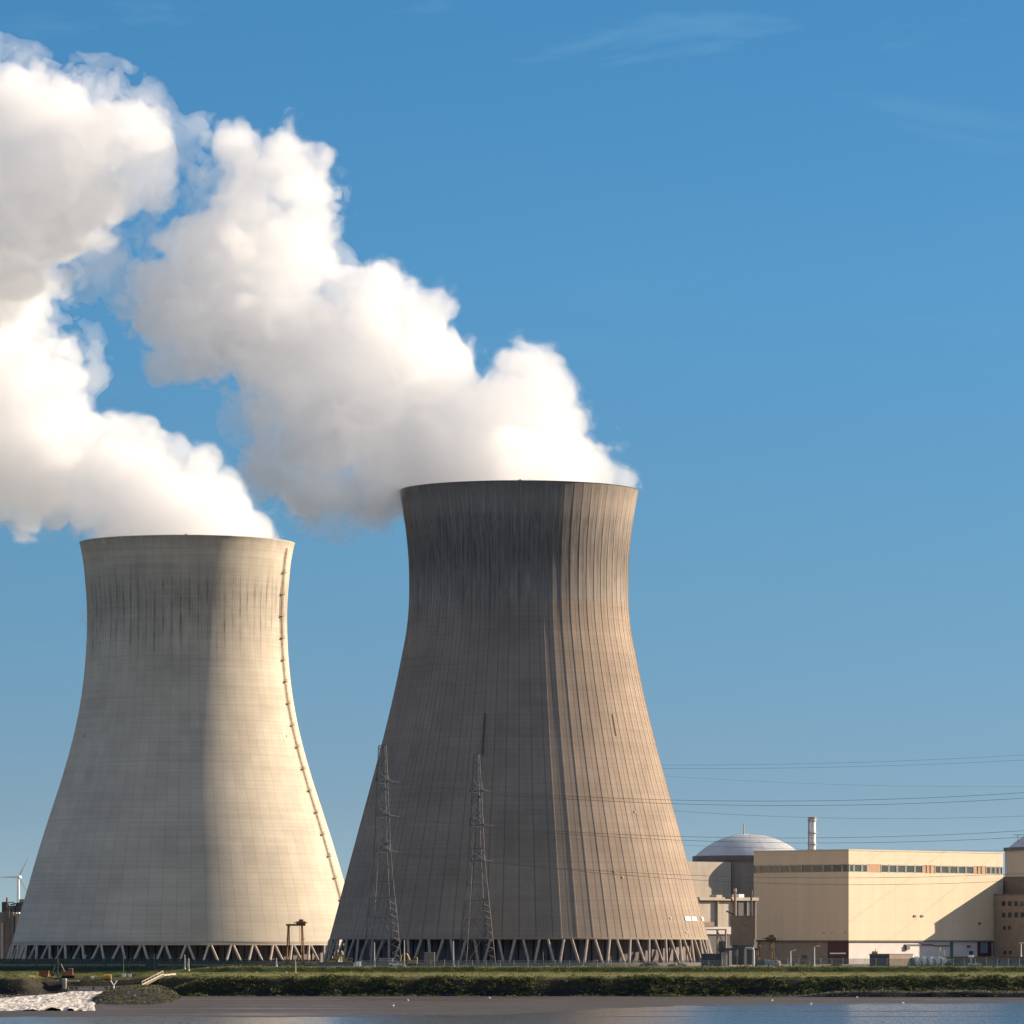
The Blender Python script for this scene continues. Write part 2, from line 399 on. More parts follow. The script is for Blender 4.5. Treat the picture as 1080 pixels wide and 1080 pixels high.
def make_tower(label, loc, prof, z_lintel, ribs, rib_h, shell_mat, strut_mat, faceted, seed, vee, shell_beam):
    root = thing('cooling_tower', label, 'cooling tower', loc)
    f = spline(prof)
    z1 = prof[-1][0]
    nz = 110
    zz = [z_lintel + (z1 - z_lintel)*i/nz for i in range(nz+1)]
    # angular samples: flat or curved panels with a raised wind rib at each joint
    ang = []
    rw = 0.16 * (2*math.pi/ribs) / 2 * .55
    sub = 1 if faceted else 3
    for k in range(ribs):
        a = 2*math.pi*(k+.5)/ribs
        ang += [(a-rw*1.35, 0), (a-rw, 1), (a+rw, 1), (a+rw*1.35, 0)]
        g = 2*math.pi/ribs - 2*rw*1.35
        for s in range(1, sub+1 if not faceted else 1):
            ang.append((a+rw*1.35 + g*s/(sub+1), 0))
    n = len(ang)
    # the u = 0 seam lies at the back of the tower (+y)
    A = np.array([a for a, _ in ang]); H = np.array([h for _, h in ang])
    verts = []
    for z in zz:
        r = f(z)
        hh = rib_h * min(1.0, max(0.25, (z1-z)/30.0 + .25))
        rr = r + H*hh
        verts.append(np.stack([rr*np.sin(A), rr*np.cos(A), np.full(n, z)], 1))
    # rounded lip and inner face
    lip = [(z1+.35, .25), (z1+.35, -.9), (z1-.5, -1.1)] + [(z1 - (z1-z_lintel)*q/36, None) for q in range(1, 37)]
    for z, o in lip:
        r = f(min(z, z1)) + (o if o is not None else -.9)
        verts.append(np.stack([r*np.sin(A), r*np.cos(A), np.full(n, z)], 1))
    nr = len(verts); V = np.concatenate(verts)
    V = np.concatenate([V])
    i, j = np.meshgrid(np.arange(nr), np.arange(n), indexing='ij')
    i2 = (i+1) % nr; j2 = (j+1) % n
    Fq = np.stack([i*n+j, i2*n+j, i2*n+j2, i*n+j2], -1).reshape(-1, 4)
    o = npmesh('shell', V, Fq, shell_mat, root, smooth=not faceted)
    me = o.data
    uvl = me.uv_layers.new(name='UVMap')
    lv = np.empty(len(me.loops), dtype=np.int32); me.loops.foreach_get('vertex_index', lv)
    jj = lv % n; uu = A[jj]/(2*math.pi)
    # wrap-around faces
    uq = uu.reshape(-1, 4); w = (uq.max(1)-uq.min(1)) > .5
    uq[w] = np.where(uq[w] < .5, uq[w]+1, uq[w])
    vv = V[lv, 2]/z1
    uvl.data.foreach_set('uv', np.stack([uq.ravel(), vv], 1).astype(np.float32).ravel())
    # lintel ring beam
    rl = f(z_lintel)
    mb = MB(); ns = 144
    rings = [(rl+.10, z_lintel-.35), (rl+.10, z_lintel+.05), (rl+.01, z_lintel+.2), (rl-1.2, z_lintel+.2), (rl-1.2, z_lintel-.35)]
    vs = [(r*math.sin(2*math.pi*k/ns), r*math.cos(2*math.pi*k/ns), z) for r, z in rings for k in range(ns)]
    q = len(rings)
    fs = [(a*ns+k, ((a+1) % q)*ns+k, ((a+1) % q)*ns+(k+1) % ns, a*ns+(k+1) % ns) for a in range(q) for k in range(ns)]
    mb.add(vs, fs).build('ring_beam', shell_beam, root)
    # V struts: each a mesh of its own, the far side is never seen
    npair = 50
    rb = rl + 2.3
    def strut_mesh(d):
        a0 = d * math.pi/npair * vee[0]; a1 = d * math.pi/npair * vee[1]
        top = Vector((rl*math.sin(a0), -rl*math.cos(a0), z_lintel-.4))
        bot = Vector((rb*math.sin(a1), -rb*math.cos(a1), 0.0))
        s = MB(); s.bar(bot, top, .48, 8); return s
    src = None
    protos = {}
    for k in range(npair):
        th = 2*math.pi*(k+.5)/npair
        th = (th + math.pi) % (2*math.pi) - math.pi
        if abs(th) > R(104): continue
        for d in (-1, 1):
            if d not in protos:
                ob = strut_mesh(d).build('strut', strut_mat, root); protos[d] = ob
            else:
                ob = protos[d].copy(); COL.objects.link(ob); ob.parent = root
            ob.rotation_euler = (0, 0, th)
    # dark fill packs behind the struts, vertical panels
    mb = MB(); nf = 150
    for k in range(nf):
        a0, a1 = 2*math.pi*k/nf, 2*math.pi*(k+.86)/nf
        rf = rl - 5.0 - (k % 2)*.35
        p = [(rf*math.sin(a0), -rf*math.cos(a0)), (rf*math.sin(a1), -rf*math.cos(a1)),
             ((rf-.8)*math.sin(a1), -(rf-.8)*math.cos(a1)), ((rf-.8)*math.sin(a0), -(rf-.8)*math.cos(a0))]
        mb.prism(p, 0.2, z_lintel+1.2, 'z')
    mb.build('fill_wall', M['fill'], root)
    mb = MB(); mb.cyl(0, 0, .1, z_lintel+1.0, rl-7.5, n=72); mb.build('fill_core', M['steel_d'], root)
    # basin kerb
    mb = MB(); rk = rb + 1.6
    rings = [(rk, 0), (rk, 1.1), (rk-.5, 1.1), (rk-.5, 0)]
    vs = [(r*math.sin(2*math.pi*k/ns), r*math.cos(2*math.pi*k/ns), z) for r, z in rings for k in range(ns)]
    fs = [(a*ns+k, ((a+1) % 4)*ns+k, ((a+1) % 4)*ns+(k+1) % ns, a*ns+(k+1) % ns) for a in range(4) for k in range(ns)]
    mb.add(vs, fs).build('basin_wall', M['concrete_d'], root)
    return root, f

def pz(py, D): return Z(py, D)
DR, DL = 1800.0, 1990.0
sR, sL = DR/F, DL/F
profR = [(990,199.3),(975,195.2),(935,184.7),(895,174),(851,162),(810,150.9),(765,139.3),(720,128.9),(690,122.8),(672,119.3),(655,117),(637,115.7),(612,115.4),(590,116.1),(565,118.4),(540,122),(519,125.8)]
profL = [(996,184.3),(965,175.6),(932,166.2),(899,156.6),(862,145),(825,133),(790,122.9),(760,115.8),(730,110.6),(700,107.3),(670,105.6),(640,105.5),(615,107.2),(590,109.8),(574,112.9)]
profR = [(Z(y, DR), h*sR) for y, h in profR]
profL = [(Z(y, DL), h*sL) for y, h in profL]
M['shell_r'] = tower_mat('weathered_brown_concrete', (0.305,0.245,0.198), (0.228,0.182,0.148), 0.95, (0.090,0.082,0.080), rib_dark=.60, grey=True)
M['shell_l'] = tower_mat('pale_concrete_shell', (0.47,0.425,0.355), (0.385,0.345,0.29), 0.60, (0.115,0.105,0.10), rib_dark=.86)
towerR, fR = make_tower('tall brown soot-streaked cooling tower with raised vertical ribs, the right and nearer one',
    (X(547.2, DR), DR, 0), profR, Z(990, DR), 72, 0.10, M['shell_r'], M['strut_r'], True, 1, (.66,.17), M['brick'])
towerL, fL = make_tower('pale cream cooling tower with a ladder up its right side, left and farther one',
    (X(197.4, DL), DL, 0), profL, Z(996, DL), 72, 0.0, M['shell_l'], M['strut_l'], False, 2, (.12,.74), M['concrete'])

def on_shell(f, th, z, off=0.0):
    """local point on the shell: th degrees from the camera side towards the right"""
    r = f(z)+off
    return Vector((r*math.sin(R(th)), -r*math.cos(R(th)), z))
# ladder with resting platforms up the left tower
TH = 72.0
mb = MB()
zz = np.linspace(9, 159.5, 160)
for s in (-1, 1):
    pts = [on_shell(fL, TH + s*math.degrees(.38/fL(z)), z, .35) for z in zz]
    mb.path(pts, .09)
for a in zz[::1]:
    mb.bar(on_shell(fL, TH-.5, a, .35), on_shell(fL, TH+.5, a, .35), .06)
for a in zz[::5]:
    mb.bar(on_shell(fL, TH, a, 0), on_shell(fL, TH, a, .8), .1)
for s in (-1, 0, 1):      # safety cage
    mb.path([on_shell(fL, TH + s*math.degrees(.5/fL(z)), z, 1.05 if s == 0 else .85) for z in zz[::2]], .05)
lad = mb.build('ladder', M['rust'], towerL)
for k, z in enumerate(np.linspace(16, 150, 17)):
    mb = MB(); c = on_shell(fL, TH-.7, z, .6)
    t = R(TH)
    def loc2(a, b, h): # a tangential, b radial
        return (c.x + a*math.cos(t) + b*math.sin(t), c.y + a*math.sin(t) - b*math.cos(t), z + h)
    for b in (-.4, .1, .6): mb.bar(loc2(-.9, b, 0), loc2(.9, b, 0), .16)
    for a in (-.9, .9): mb.bar(loc2(a, .6, 0), loc2(a, .6, 1.1), .06)
    mb.bar(loc2(-.9, .6, 1.1), loc2(.9, .6, 1.1), .06)
    mb.build('platform', M['rust'], lad)
# warning lights on the rims
for root, f, th in ((towerR, fR, 0.5), (towerL, fL, 3)):
    z = (profR if root is towerR else profL)[-1][0]
    p = on_shell(f, th, z, -.3)
    mb = MB(); mb.cyl(p.x, p.y, z+.3, z+.55, .35, n=8); mb.cyl(p.x, p.y, z+.55, z+.75, .5, .1, n=8)
    mb.build('warning_light', M['steel_d'], root)
# hatch slots, a repaired pair of white plates, small mast on the right tower
def shell_patch(root, f, th0, th1, z0, z1, m, name, off=.5, thick=.25):
    mb = MB(); n = 4
    vs = []
    for z in (z0, z1):
        for k in range(n+1):
            th = th0+(th1-th0)*k/n
            vs += [on_shell(f, th, z, off), on_shell(f, th, z, off-thick)]
    q = 2*(n+1)
    fs = []
    for k in range(n):
        a = 2*k
        fs += [(a, a+2, q+a+2, q+a), (a+1, q+a+1, q+a+3, a+3), (q+a, q+a+2, q+a+3, q+a+1), (a, a+1, a+3, a+2)]
    fs += [(0, q, q+1, 1), (q-2, q-1, 2*q-1, 2*q-2)]
    return mb.add(vs, fs).build(name, m, root)
def thR(px, z): return math.degrees(math.asin(max(-1, min(1, (px-547.2)*sR/fR(z)))))
z = Z(968.5, DR-30)
for a, b in ((719.0, 725.0), (726.5, 731.5), (738.2, 741.6)):
    shell_patch(towerR, fR, thR(a, z), thR(b, z), Z(971, DR-30), Z(966.8, DR-30), M['white_p'], 'white_plate', .35)
z = Z(775, DR-46)
shell_patch(towerR, fR, thR(510.4, z), thR(511.5, z), Z(796, DR-46), Z(752, DR-46), M['steel_d'], 'cable_duct', .75, .6)
z = Z(768, DR-40)
shell_patch(towerR, fR, thR(646.2, z), thR(646.6, z), Z(775, DR-40), Z(752, DR-40), M['rust'], 'cable_duct', .2, .15)
for px, py in ((644.5,919),(653,925),(703,968),(720,983),(666,855)):
    z = Z(py, DR-50); shell_patch(towerR, fR, thR(px, z), thR(px+1.2, z), z-.25, z+.25, M['concrete_l'], 'repair_plug', .3, .2)
for px, py in ((94,773),(304,773)):
    z = Z(py, DL-50); t = math.degrees(math.asin((px-197.4)*sL/fL(z)))
    shell_patch(towerL, fL, t, t+.5, z-.4, z+.4, M['steel_d'], 'anchor_socket', .2, .2)
# access walkway on the left edge of the right tower
# ------------------------------------------------------------------ steam
import openvdb
def vol_mat(name, dens, col=(.938,.943,.953), g=0.5):
    m = bpy.data.materials.new(name); m.use_nodes = True
    n, l = m.node_tree.nodes, m.node_tree.links
    n.remove(n['Principled BSDF'])
    v = N(n, 'ShaderNodeVolumePrincipled')
    v.inputs['Color'].default_value = (*col, 1)
    v.inputs['Density'].default_value = dens
    v.inputs['Anisotropy'].default_value = g
    l.new(v.outputs[0], n['Material Output'].inputs['Volume'])
    return m
def vnoise(P, scale, seed):
    """smooth value noise in -1..1 at points P (n,3)"""
    rng = np.random.default_rng(seed)
    T = rng.random((32,32,32)).astype(np.float32)*2-1
    # rotate so that the lattice does not line up between octaves
    a = seed*1.7; c, s = math.cos(a), math.sin(a)
    x = (P[:,0]*c - P[:,2]*s)/scale + seed*3.1
    z = (P[:,0]*s + P[:,2]*c)/scale + seed*1.3
    y = P[:,1]/scale + .35*x
    out = np.zeros(len(P), np.float32)
    xi, yi, zi = np.floor(x).astype(np.int32), np.floor(y).astype(np.int32), np.floor(z).astype(np.int32)
    fx, fy, fz = x-xi, y-yi, z-zi
    fx, fy, fz = [t*t*t*(t*(t*6-15)+10) for t in (fx, fy, fz)]
    for dx in (0,1):
        for dy in (0,1):
            for dz in (0,1):
                w = (fx if dx else 1-fx)*(fy if dy else 1-fy)*(fz if dz else 1-fz)
                out += (w*T[(xi+dx)&31, (yi+dy)&31, (zi+dz)&31]).astype(np.float32)
    return out
VEIL = [('steam_veil', 0.0, vol_mat('steam_veil', 0.028))]
def plume(label, spheres, D, mouth, seed, shells, vox=0.78, root=None, rough=1.0):
    rng = np.random.default_rng(seed)
    s = D/F
    S = []
    for (px, py, r, *dz) in spheres:
        dep = dz[0] if dz else 0
        c = np.array([X(px, D), D + dep*s, Z(py, D)]); rr = (r*1.05+1.5)*s if root is None else r*s
        S.append((c, rr))
        if r >= 20:
            for k in range(int(9 + r/9)):          # cauliflower heads on the big puffs
                d = rng.normal(size=3); d /= np.linalg.norm(d)
                q = rr*rng.uniform(.22, .42)
                S.append((c + d*(rr - q*rng.uniform(.45, .92)), q))
    S0 = np.array([c for c, _ in S]); Rr = np.array([r for _, r in S])
    lo = (S0 - Rr[:,None]).min(0) - 10; hi = (S0 + Rr[:,None]).max(0) + 10
    nx, ny, nz = [int((hi[i]-lo[i])/vox)+1 for i in range(3)]
    gx = lo[0] + np.arange(nx)*vox; gy = lo[1] + np.arange(ny)*vox; gz = lo[2] + np.arange(nz)*vox
    sd = np.full((nx,ny,nz), 6.0, np.float32)
    kb = 1.4
    for c, r in zip(S0, Rr):
        i0 = [max(0, int((c[k]-r-7-lo[k])/vox)) for k in range(3)]
        i1 = [min((nx,ny,nz)[k], int((c[k]+r+7-lo[k])/vox)+1) for k in range(3)]
        if any(a >= b for a, b in zip(i0, i1)): continue
        d = np.sqrt((gx[i0[0]:i1[0],None,None]-c[0])**2 + (gy[None,i0[1]:i1[1],None]-c[1])**2 + (gz[None,None,i0[2]:i1[2]]-c[2])**2).astype(np.float32) - r
        sub = sd[i0[0]:i1[0], i0[1]:i1[1], i0[2]:i1[2]]
        h = np.maximum(kb - np.abs(sub-d), 0)/kb
        sd[i0[0]:i1[0], i0[1]:i1[1], i0[2]:i1[2]] = np.minimum(sub, d) - h*h*kb*.25
    m = sd < 6.5
    m[[0,-1]] = True; m[:] = (sd < 5.99)
    idx = np.argwhere(m)
    P = np.stack([gx[idx[:,0]], gy[idx[:,1]], gz[idx[:,2]]], 1).astype(np.float32)
    # puffs grow with the distance from the mouth
    dist = np.linalg.norm(P - np.array(mouth, np.float32), axis=1)
    amp = rough*np.clip(.45 + dist/110, .45, 1.2)
    Wp = P.copy()
    for a in range(3): Wp[:,a] += 2.2*vnoise(P, 9.0, 11+a+seed)
    d = np.zeros(len(P), np.float32)
    d -= amp*3.6*(np.abs(vnoise(Wp, 15.0, 21+seed))*2-.55)
    d -= amp*2.2*(np.abs(vnoise(Wp, 7.2, 22+seed))*2-.55)
    d -= amp*1.25*(np.abs(vnoise(Wp, 3.6, 23+seed))*2-.5)
    d -= .45*(np.abs(vnoise(Wp, 1.9, 24+seed))*2-.5)
    full = np.full(sd.shape, 8.0, np.float32)
    full[m] = sd[m] + d
    # the steam only fills the inside of the shell below the rim
    cx, cy, cz = mouth
    rad = np.sqrt((gx[:,None,None]-cx)**2 + (gy[None,:,None]-cy)**2)
    below = (gz[None,None,:] < cz+.6)
    full = np.where(below & (rad > 38.0) & (gx[:,None,None] > cx-27), np.maximum(full, 2.5), full)
    full[0] = full[-1] = 8; full[:,0] = full[:,-1] = 8; full[:,:,0] = full[:,:,-1] = 8
    root = root or thing('steam_plume', label, 'steam', mouth)
    for name, iso, mt in shells:
        g = openvdb.FloatGrid(8.0)
        g.copyFromArray(full)
        pts, tris, quads = g.convertToPolygons(isovalue=iso, adaptivity=0.0) if False else (*[None]*3,)
        if pts is None:
            pts, quads = g.convertToQuads(isovalue=iso)
        V = np.asarray(pts, np.float32)*vox + lo.astype(np.float32) - np.array(mouth, np.float32)
        q = np.asarray(quads, np.int32)
        # outward normals
        a, b, c_ = V[q[:,0]], V[q[:,1]], V[q[:,2]]
        if np.einsum('ij,ij->i', a, np.cross(b, c_)).sum() < 0: q = q[:, ::-1]
        print('plume shell', name, len(V), len(q))
        npmesh(name, V, q, mt, root, smooth=True)
    return root
SH = [('steam_haze', 1.5, vol_mat('steam_haze', 0.006)),
      ('thin_steam', 0.0, vol_mat('thin_steam', 0.045)),
      ('dense_steam', -1.1, vol_mat('dense_steam', 0.035)),
      ]
spR = [(545,532,86),(560,500,56),(596,505,42),(625,502,22),(646,509,10,0),(636,498,9,3),
 (562,420,40,-8),(549,387,20),(566,392,14,6),(584,448,30,10),(606,480,22,-6),(620,486,20,4),(634,476,9),
 (512,446,50,8),(455,470,64,-10),(415,495,46,6),(392,518,30,-8),(362,520,24),(330,508,34,5),(300,498,28,-4),(382,532,15),
 (480,418,26,4),(445,395,54,-5),(432,350,38,8),(412,317,32,-6),(460,322,18,4),(466,340,9,-4),
 (395,345,50,8),(372,320,26,-8),(360,400,60,6),(345,445,42,-14),(390,440,56),(300,355,58,8),(250,340,54,-16),(215,318,50,4),(182,335,38,-10),(170,300,30,6),(186,375,22,-4),(205,375,18,8),
 (240,285,56,-14),(210,265,40,8),(295,270,50,6),(322,250,24,-10),(316,205,32,-8),(330,198,20,10),(300,182,36,4),(308,163,22,-6),(332,178,17),(338,202,14),(283,170,18,6),(336,230,18),(258,155,18,-6),(236,146,12,2),(265,235,38,10),
 (298,430,30,4),(275,385,26,-6),(318,470,24,-10),
 (162,150,22,-5),(148,135,15,8),(118,150,38,-12),(70,150,50,10),(20,145,60,-15),(60,205,54,-20),(15,225,60,8),(80,215,36,14),(120,195,28,-8),(152,185,20,4),(172,182,13,8),
 (-30,110,45,0),(22,278,36,0),(-5,290,44,8),(48,268,20,-6),(35,112,28,-10),(80,118,20,6),(-50,200,70,20),(5,95,26,12)]
spL = [(197,592,88),(222,572,46),(250,574,20),(275,574,11),(288,573,6,0),
 (226,530,29,-8),(238,510,17,6),(212,500,25,-4),(198,480,15,-6),(222,482,12,3),(192,530,34,8),(244,545,13,4),
 (150,525,52,-10),(130,485,38,8),(126,458,20,-6),(148,462,17,5),(160,480,18,-4),(100,490,42,-12),(95,525,34,4),(50,485,56,-16),(20,455,60,10),(66,440,28,-6),(84,425,11),(15,312,30,-10),(0,405,58,-12),(35,400,36,14),(60,398,28,-8),(80,392,13,4),
 (18,345,32,-8),(-12,320,48,10),(24,312,24,-6),(40,300,16,4),(-50,450,80,0),(-60,350,70,10),(60,540,21,-8),(22,518,38,6),(-25,515,44,-10),(100,545,18,8),(130,558,20,0)]
vR = [(165,215,18,0),(178,200,18,6),(150,232,16,-6),(200,160,14,4),(216,150,12,0),(120,245,22,4),(160,262,14,0),(125,325,14,4),(72,275,18,0),(100,250,26),(118,278,24,6),(92,280,20,-6),(130,305,20,4),(85,235,26,8),(140,262,17,-8),(150,245,14,4),(105,300,16),
 (210,180,20,4),(232,190,22,-4),(255,182,20,6),(195,195,20),(215,215,22),(190,175,13,-6),(245,168,16,2),
 (140,112,22,6),(110,102,24,-6),(70,98,26,4),(30,88,26,-8),(150,128,20),(175,150,14,6),(-5,76,22),
 (290,465,26,4),(270,440,22,-6),(310,480,20),(262,412,18,4),(285,420,20,-6),(270,488,14),(352,262,12),(356,285,9),(428,511,13,-22),(446,506,11,-45),(418,520,12,0),(360,540,16),(330,530,20)]
vL = [(88,370,17,4),(72,365,18,-6),(60,345,15),(95,395,12,3),(48,328,16,-4),(60,300,14)]
mR = (X(547.2, DR), DR, 165.3); mL = (X(197.4, DL), DL, Z(574, DL))
pR = plume('white steam plume drifting up and left from the brown ribbed tower', spR, DR, mR, 3, SH)
pL = plume('white steam plume drifting left out of the pale cooling tower', spL, DL, mL, 5, SH)
plume(None, vR, DR-6, mR, 8, VEIL, root=pR, rough=1.7)
plume(None, vL, DL-4, mL, 9, VEIL, root=pL, rough=1.7)
# ------------------------------------------------------------------ terrain
def sstep(a, b, x):
    t = np.clip((x-a)/(b-a), 0, 1); return t*t*(3-2*t)
def n2d(x, y, s, seed):
    P = np.stack([np.ravel(x), np.ravel(y), np.full(np.size(x), seed*7.7)], 1).astype(np.float32)
    return vnoise(P, s, seed).reshape(np.shape(x))
GZ = -9.62          # river level
def bank_h(x, y):
    x = np.asarray(x, float); y = np.asarray(y, float)
    wob = 1.6*n2d(x, y*.2, 17, 41) + .7*n2d(x, y*.3, 6, 42)
    yy = y + wob
    k = [1560, 1617, 1623.5, 1628.2, 1632, 1687.5, 1690.5, 1696]
    v = [-10.6, -9.8, -9.2, -3.7, -2.9, -1.95, 0.0, 0.0]
    z = np.interp(yy, k, v)
    # lower grassy ledge at the foot, to the right
    led = sstep(70, 110, x)
    z2 = np.interp(yy, [1560, 1609, 1610.6, 1620, 1623.5, 1632, 1687.5, 1690.5], [-10.6, -9.7, -7.9, -7.2, -3.9, -2.9, -1.95, 0])
    z = z*(1-led) + z2*led
    # lower ground to the left, in front of the fence
    lf = 1-sstep(-118, -92, x)
    zl = np.interp(yy, [1560, 1630, 1649, 1655, 1676, 1700, 1705, 1710], [-10.6, -9.8, -8.8, -3.7, -2.8, -1.5, -1.2, -.03])
    z = z*(1-lf) + zl*lf
    # outfall inlet
    inl = sstep(-157, -149, x)*(1-sstep(-128, -112, x))
    zi = np.interp(y, [1560, 1668, 1672, 1678, 1699, 1702, 1705, 1710], [-10.6, -10.4, -7.8, -4.3, -3.6, -1.7, -1.2, -.03])
    z = z*(1-inl) + np.minimum(z, zi)*inl
    # grown-over spit in front of the inlet
    sx = X(133, 1520)
    cxs = np.interp(y, [1330, 1640], [X(128, 1330), X(150, 1640)])
    ws = np.interp(y, [1330, 1420, 1560, 1640], [6, 11, 13.5, 12])
    e = 1-((x-cxs)/ws)**2
    ey = sstep(1335, 1500, y)*(1-sstep(1650, 1690, y)*.3)
    sp = -10.4 + 4.5*np.sqrt(np.clip(e, 0, 1))*ey
    z = np.maximum(z, sp)
    z += .10*n2d(x, y, 2.2, 43)*(z < -.2) + .30*n2d(x, y, 5, 44)*(z < -3.0)
    return z
def grid(name, xs, ys, hf, m, kind='structure', smooth=True):
    gx, gy = np.meshgrid(xs, ys, indexing='ij')
    gz = hf(gx, gy)
    V = np.stack([gx, gy, gz], -1).reshape(-1, 3)
    nx, ny = len(xs), len(ys)
    i, j = np.meshgrid(np.arange(nx-1), np.arange(ny-1), indexing='ij')
    Q = np.stack([i*ny+j, (i+1)*ny+j, (i+1)*ny+j+1, i*ny+j+1], -1).reshape(-1, 4)
    return tag(npmesh(name, V, Q, m, None, smooth), kind=kind)

def ground_mat(name, layers, rough=.95, bump=.1, bscale=1.5):
    """layers: list of (z_low, z_high, colA, colB, scale) from the bottom up"""
    m = bpy.data.materials.new(name); m.use_nodes = True
    n, l = m.node_tree.nodes, m.node_tree.links
    b = n['Principled BSDF']; b.inputs['Roughness'].default_value = rough
    b.inputs['Specular IOR Level'].default_value = .15
    t = N(n, 'ShaderNodeTexCoord'); sp = N(n, 'ShaderNodeSeparateXYZ'); l.new(t.outputs['Object'], sp.inputs[0])
    nz = N(n, 'ShaderNodeTexNoise', ins={'Scale': .35, 'Detail': 5}); l.new(t.outputs['Object'], nz.inputs[0])
    ad = N(n, 'ShaderNodeMath', operation='MULTIPLY_ADD'); l.new(nz.outputs['Fac'], ad.inputs[0]); ad.inputs[1].default_value = 2.0
    l.new(sp.outputs[2], ad.inputs[2])
    prev = None
    for (z0, ca, cb, sc) in layers:
        ns = N(n, 'ShaderNodeTexNoise', ins={'Scale': sc, 'Detail': 7, 'Roughness': .7}); l.new(t.outputs['Object'], ns.inputs[0])
        mr = N(n, 'ShaderNodeMapRange', ins={'From Min': .35, 'From Max': .65}); l.new(ns.outputs['Fac'], mr.inputs[0])
        mi = N(n, 'ShaderNodeMix', data_type='RGBA'); mi.inputs['A'].default_value = (*ca, 1); mi.inputs['B'].default_value = (*cb, 1)
        l.new(mr.outputs[0], mi.inputs['Factor'])
        if prev is None: prev = mi.outputs['Result']
        else:
            f = N(n, 'ShaderNodeMapRange', ins={'From Min': z0+.7, 'From Max': z0+1.3}); l.new(ad.outputs[0], f.inputs[0])
            q = N(n, 'ShaderNodeMix', data_type='RGBA'); l.new(f.outputs[0], q.inputs['Factor'])
            l.new(prev, q.inputs['A']); l.new(mi.outputs['Result'], q.inputs['B']); prev = q.outputs['Result']
    l.new(prev, b.inputs['Base Color'])
    ns = N(n, 'ShaderNodeTexNoise', ins={'Scale': bscale, 'Detail': 5}); l.new(t.outputs['Object'], ns.inputs[0])
    bp = N(n, 'ShaderNodeBump', ins={'Strength': 1, 'Distance': bump}); l.new(ns.outputs['Fac'], bp.inputs['Height']); l.new(bp.outputs[0], b.inputs['Normal'])
    return m
M['bank'] = ground_mat('grassy_bank', [(-99,(.010,.010,.012),(.018,.017,.018),.9), (-6.6,(.012,.013,.009),(.036,.032,.020),.5),  # dark riprap at the foot, its shade included in the colour
     (-3.9,(.028,.036,.012),(.085,.072,.026),.45), (-3.15,(.095,.105,.030),(.155,.140,.045),.35), (-1.95,(.020,.036,.010),(.036,.050,.015),.3), (-.35,(.08,.085,.03),(.13,.115,.05),.3)], bump=.25)  # dark green layer: shade of the unlit upper slope put into the colour
M['gravel'] = mat('site_gravel', (0.20,0.18,0.15), 0.95, 0.25, 0.15, var2=(0.12,0.12,0.07))
M['mud'] = mat('river_mud', (0.020,0.0155,0.0135), 0.6, 0.2, 0.12, var2=(0.036,0.027,0.024), stretch=(.25,.05,1), spec=.35, bump=.12)
_n, _l = M['mud'].node_tree.nodes, M['mud'].node_tree.links
_t = N(_n, 'ShaderNodeTexCoord'); _m = N(_n, 'ShaderNodeMapping'); _m.inputs['Scale'].default_value = (.012, .018, 1); _l.new(_t.outputs['Object'], _m.inputs[0])
_s = N(_n, 'ShaderNodeTexNoise', ins={'Scale': 1.0, 'Detail': 5, 'Roughness': .55}); _l.new(_m.outputs[0], _s.inputs['Vector'])
_r = N(_n, 'ShaderNodeMapRange', ins={'From Min': .48, 'From Max': .62, 'To Min': .75, 'To Max': .30}); _l.new(_s.outputs['Fac'], _r.inputs[0]); _l.new(_r.outputs[0], _n['Principled BSDF'].inputs['Roughness'])
def water_mat():
    m = bpy.data.materials.new('river_water'); m.use_nodes = True
    n, l = m.node_tree.nodes, m.node_tree.links
    b = n['Principled BSDF']; b.inputs['Base Color'].default_value = (.030,.038,.040,1)
    b.inputs['Roughness'].default_value = .2; b.inputs['IOR'].default_value = 1.33
    t = N(n, 'ShaderNodeTexCoord'); mp = N(n, 'ShaderNodeMapping'); mp.inputs['Scale'].default_value = (.5,1.2,1)
    l.new(t.outputs['Object'], mp.inputs[0])
    ns = N(n, 'ShaderNodeTexNoise', ins={'Scale': .8, 'Detail': 4}); l.new(mp.outputs[0], ns.inputs[0])
    bp = N(n, 'ShaderNodeBump', ins={'Strength': 1.0, 'Distance': .22}); l.new(ns.outputs['Fac'], bp.inputs['Height']); l.new(bp.outputs[0], b.inputs['Normal'])
    return m
M['water'] = water_mat()
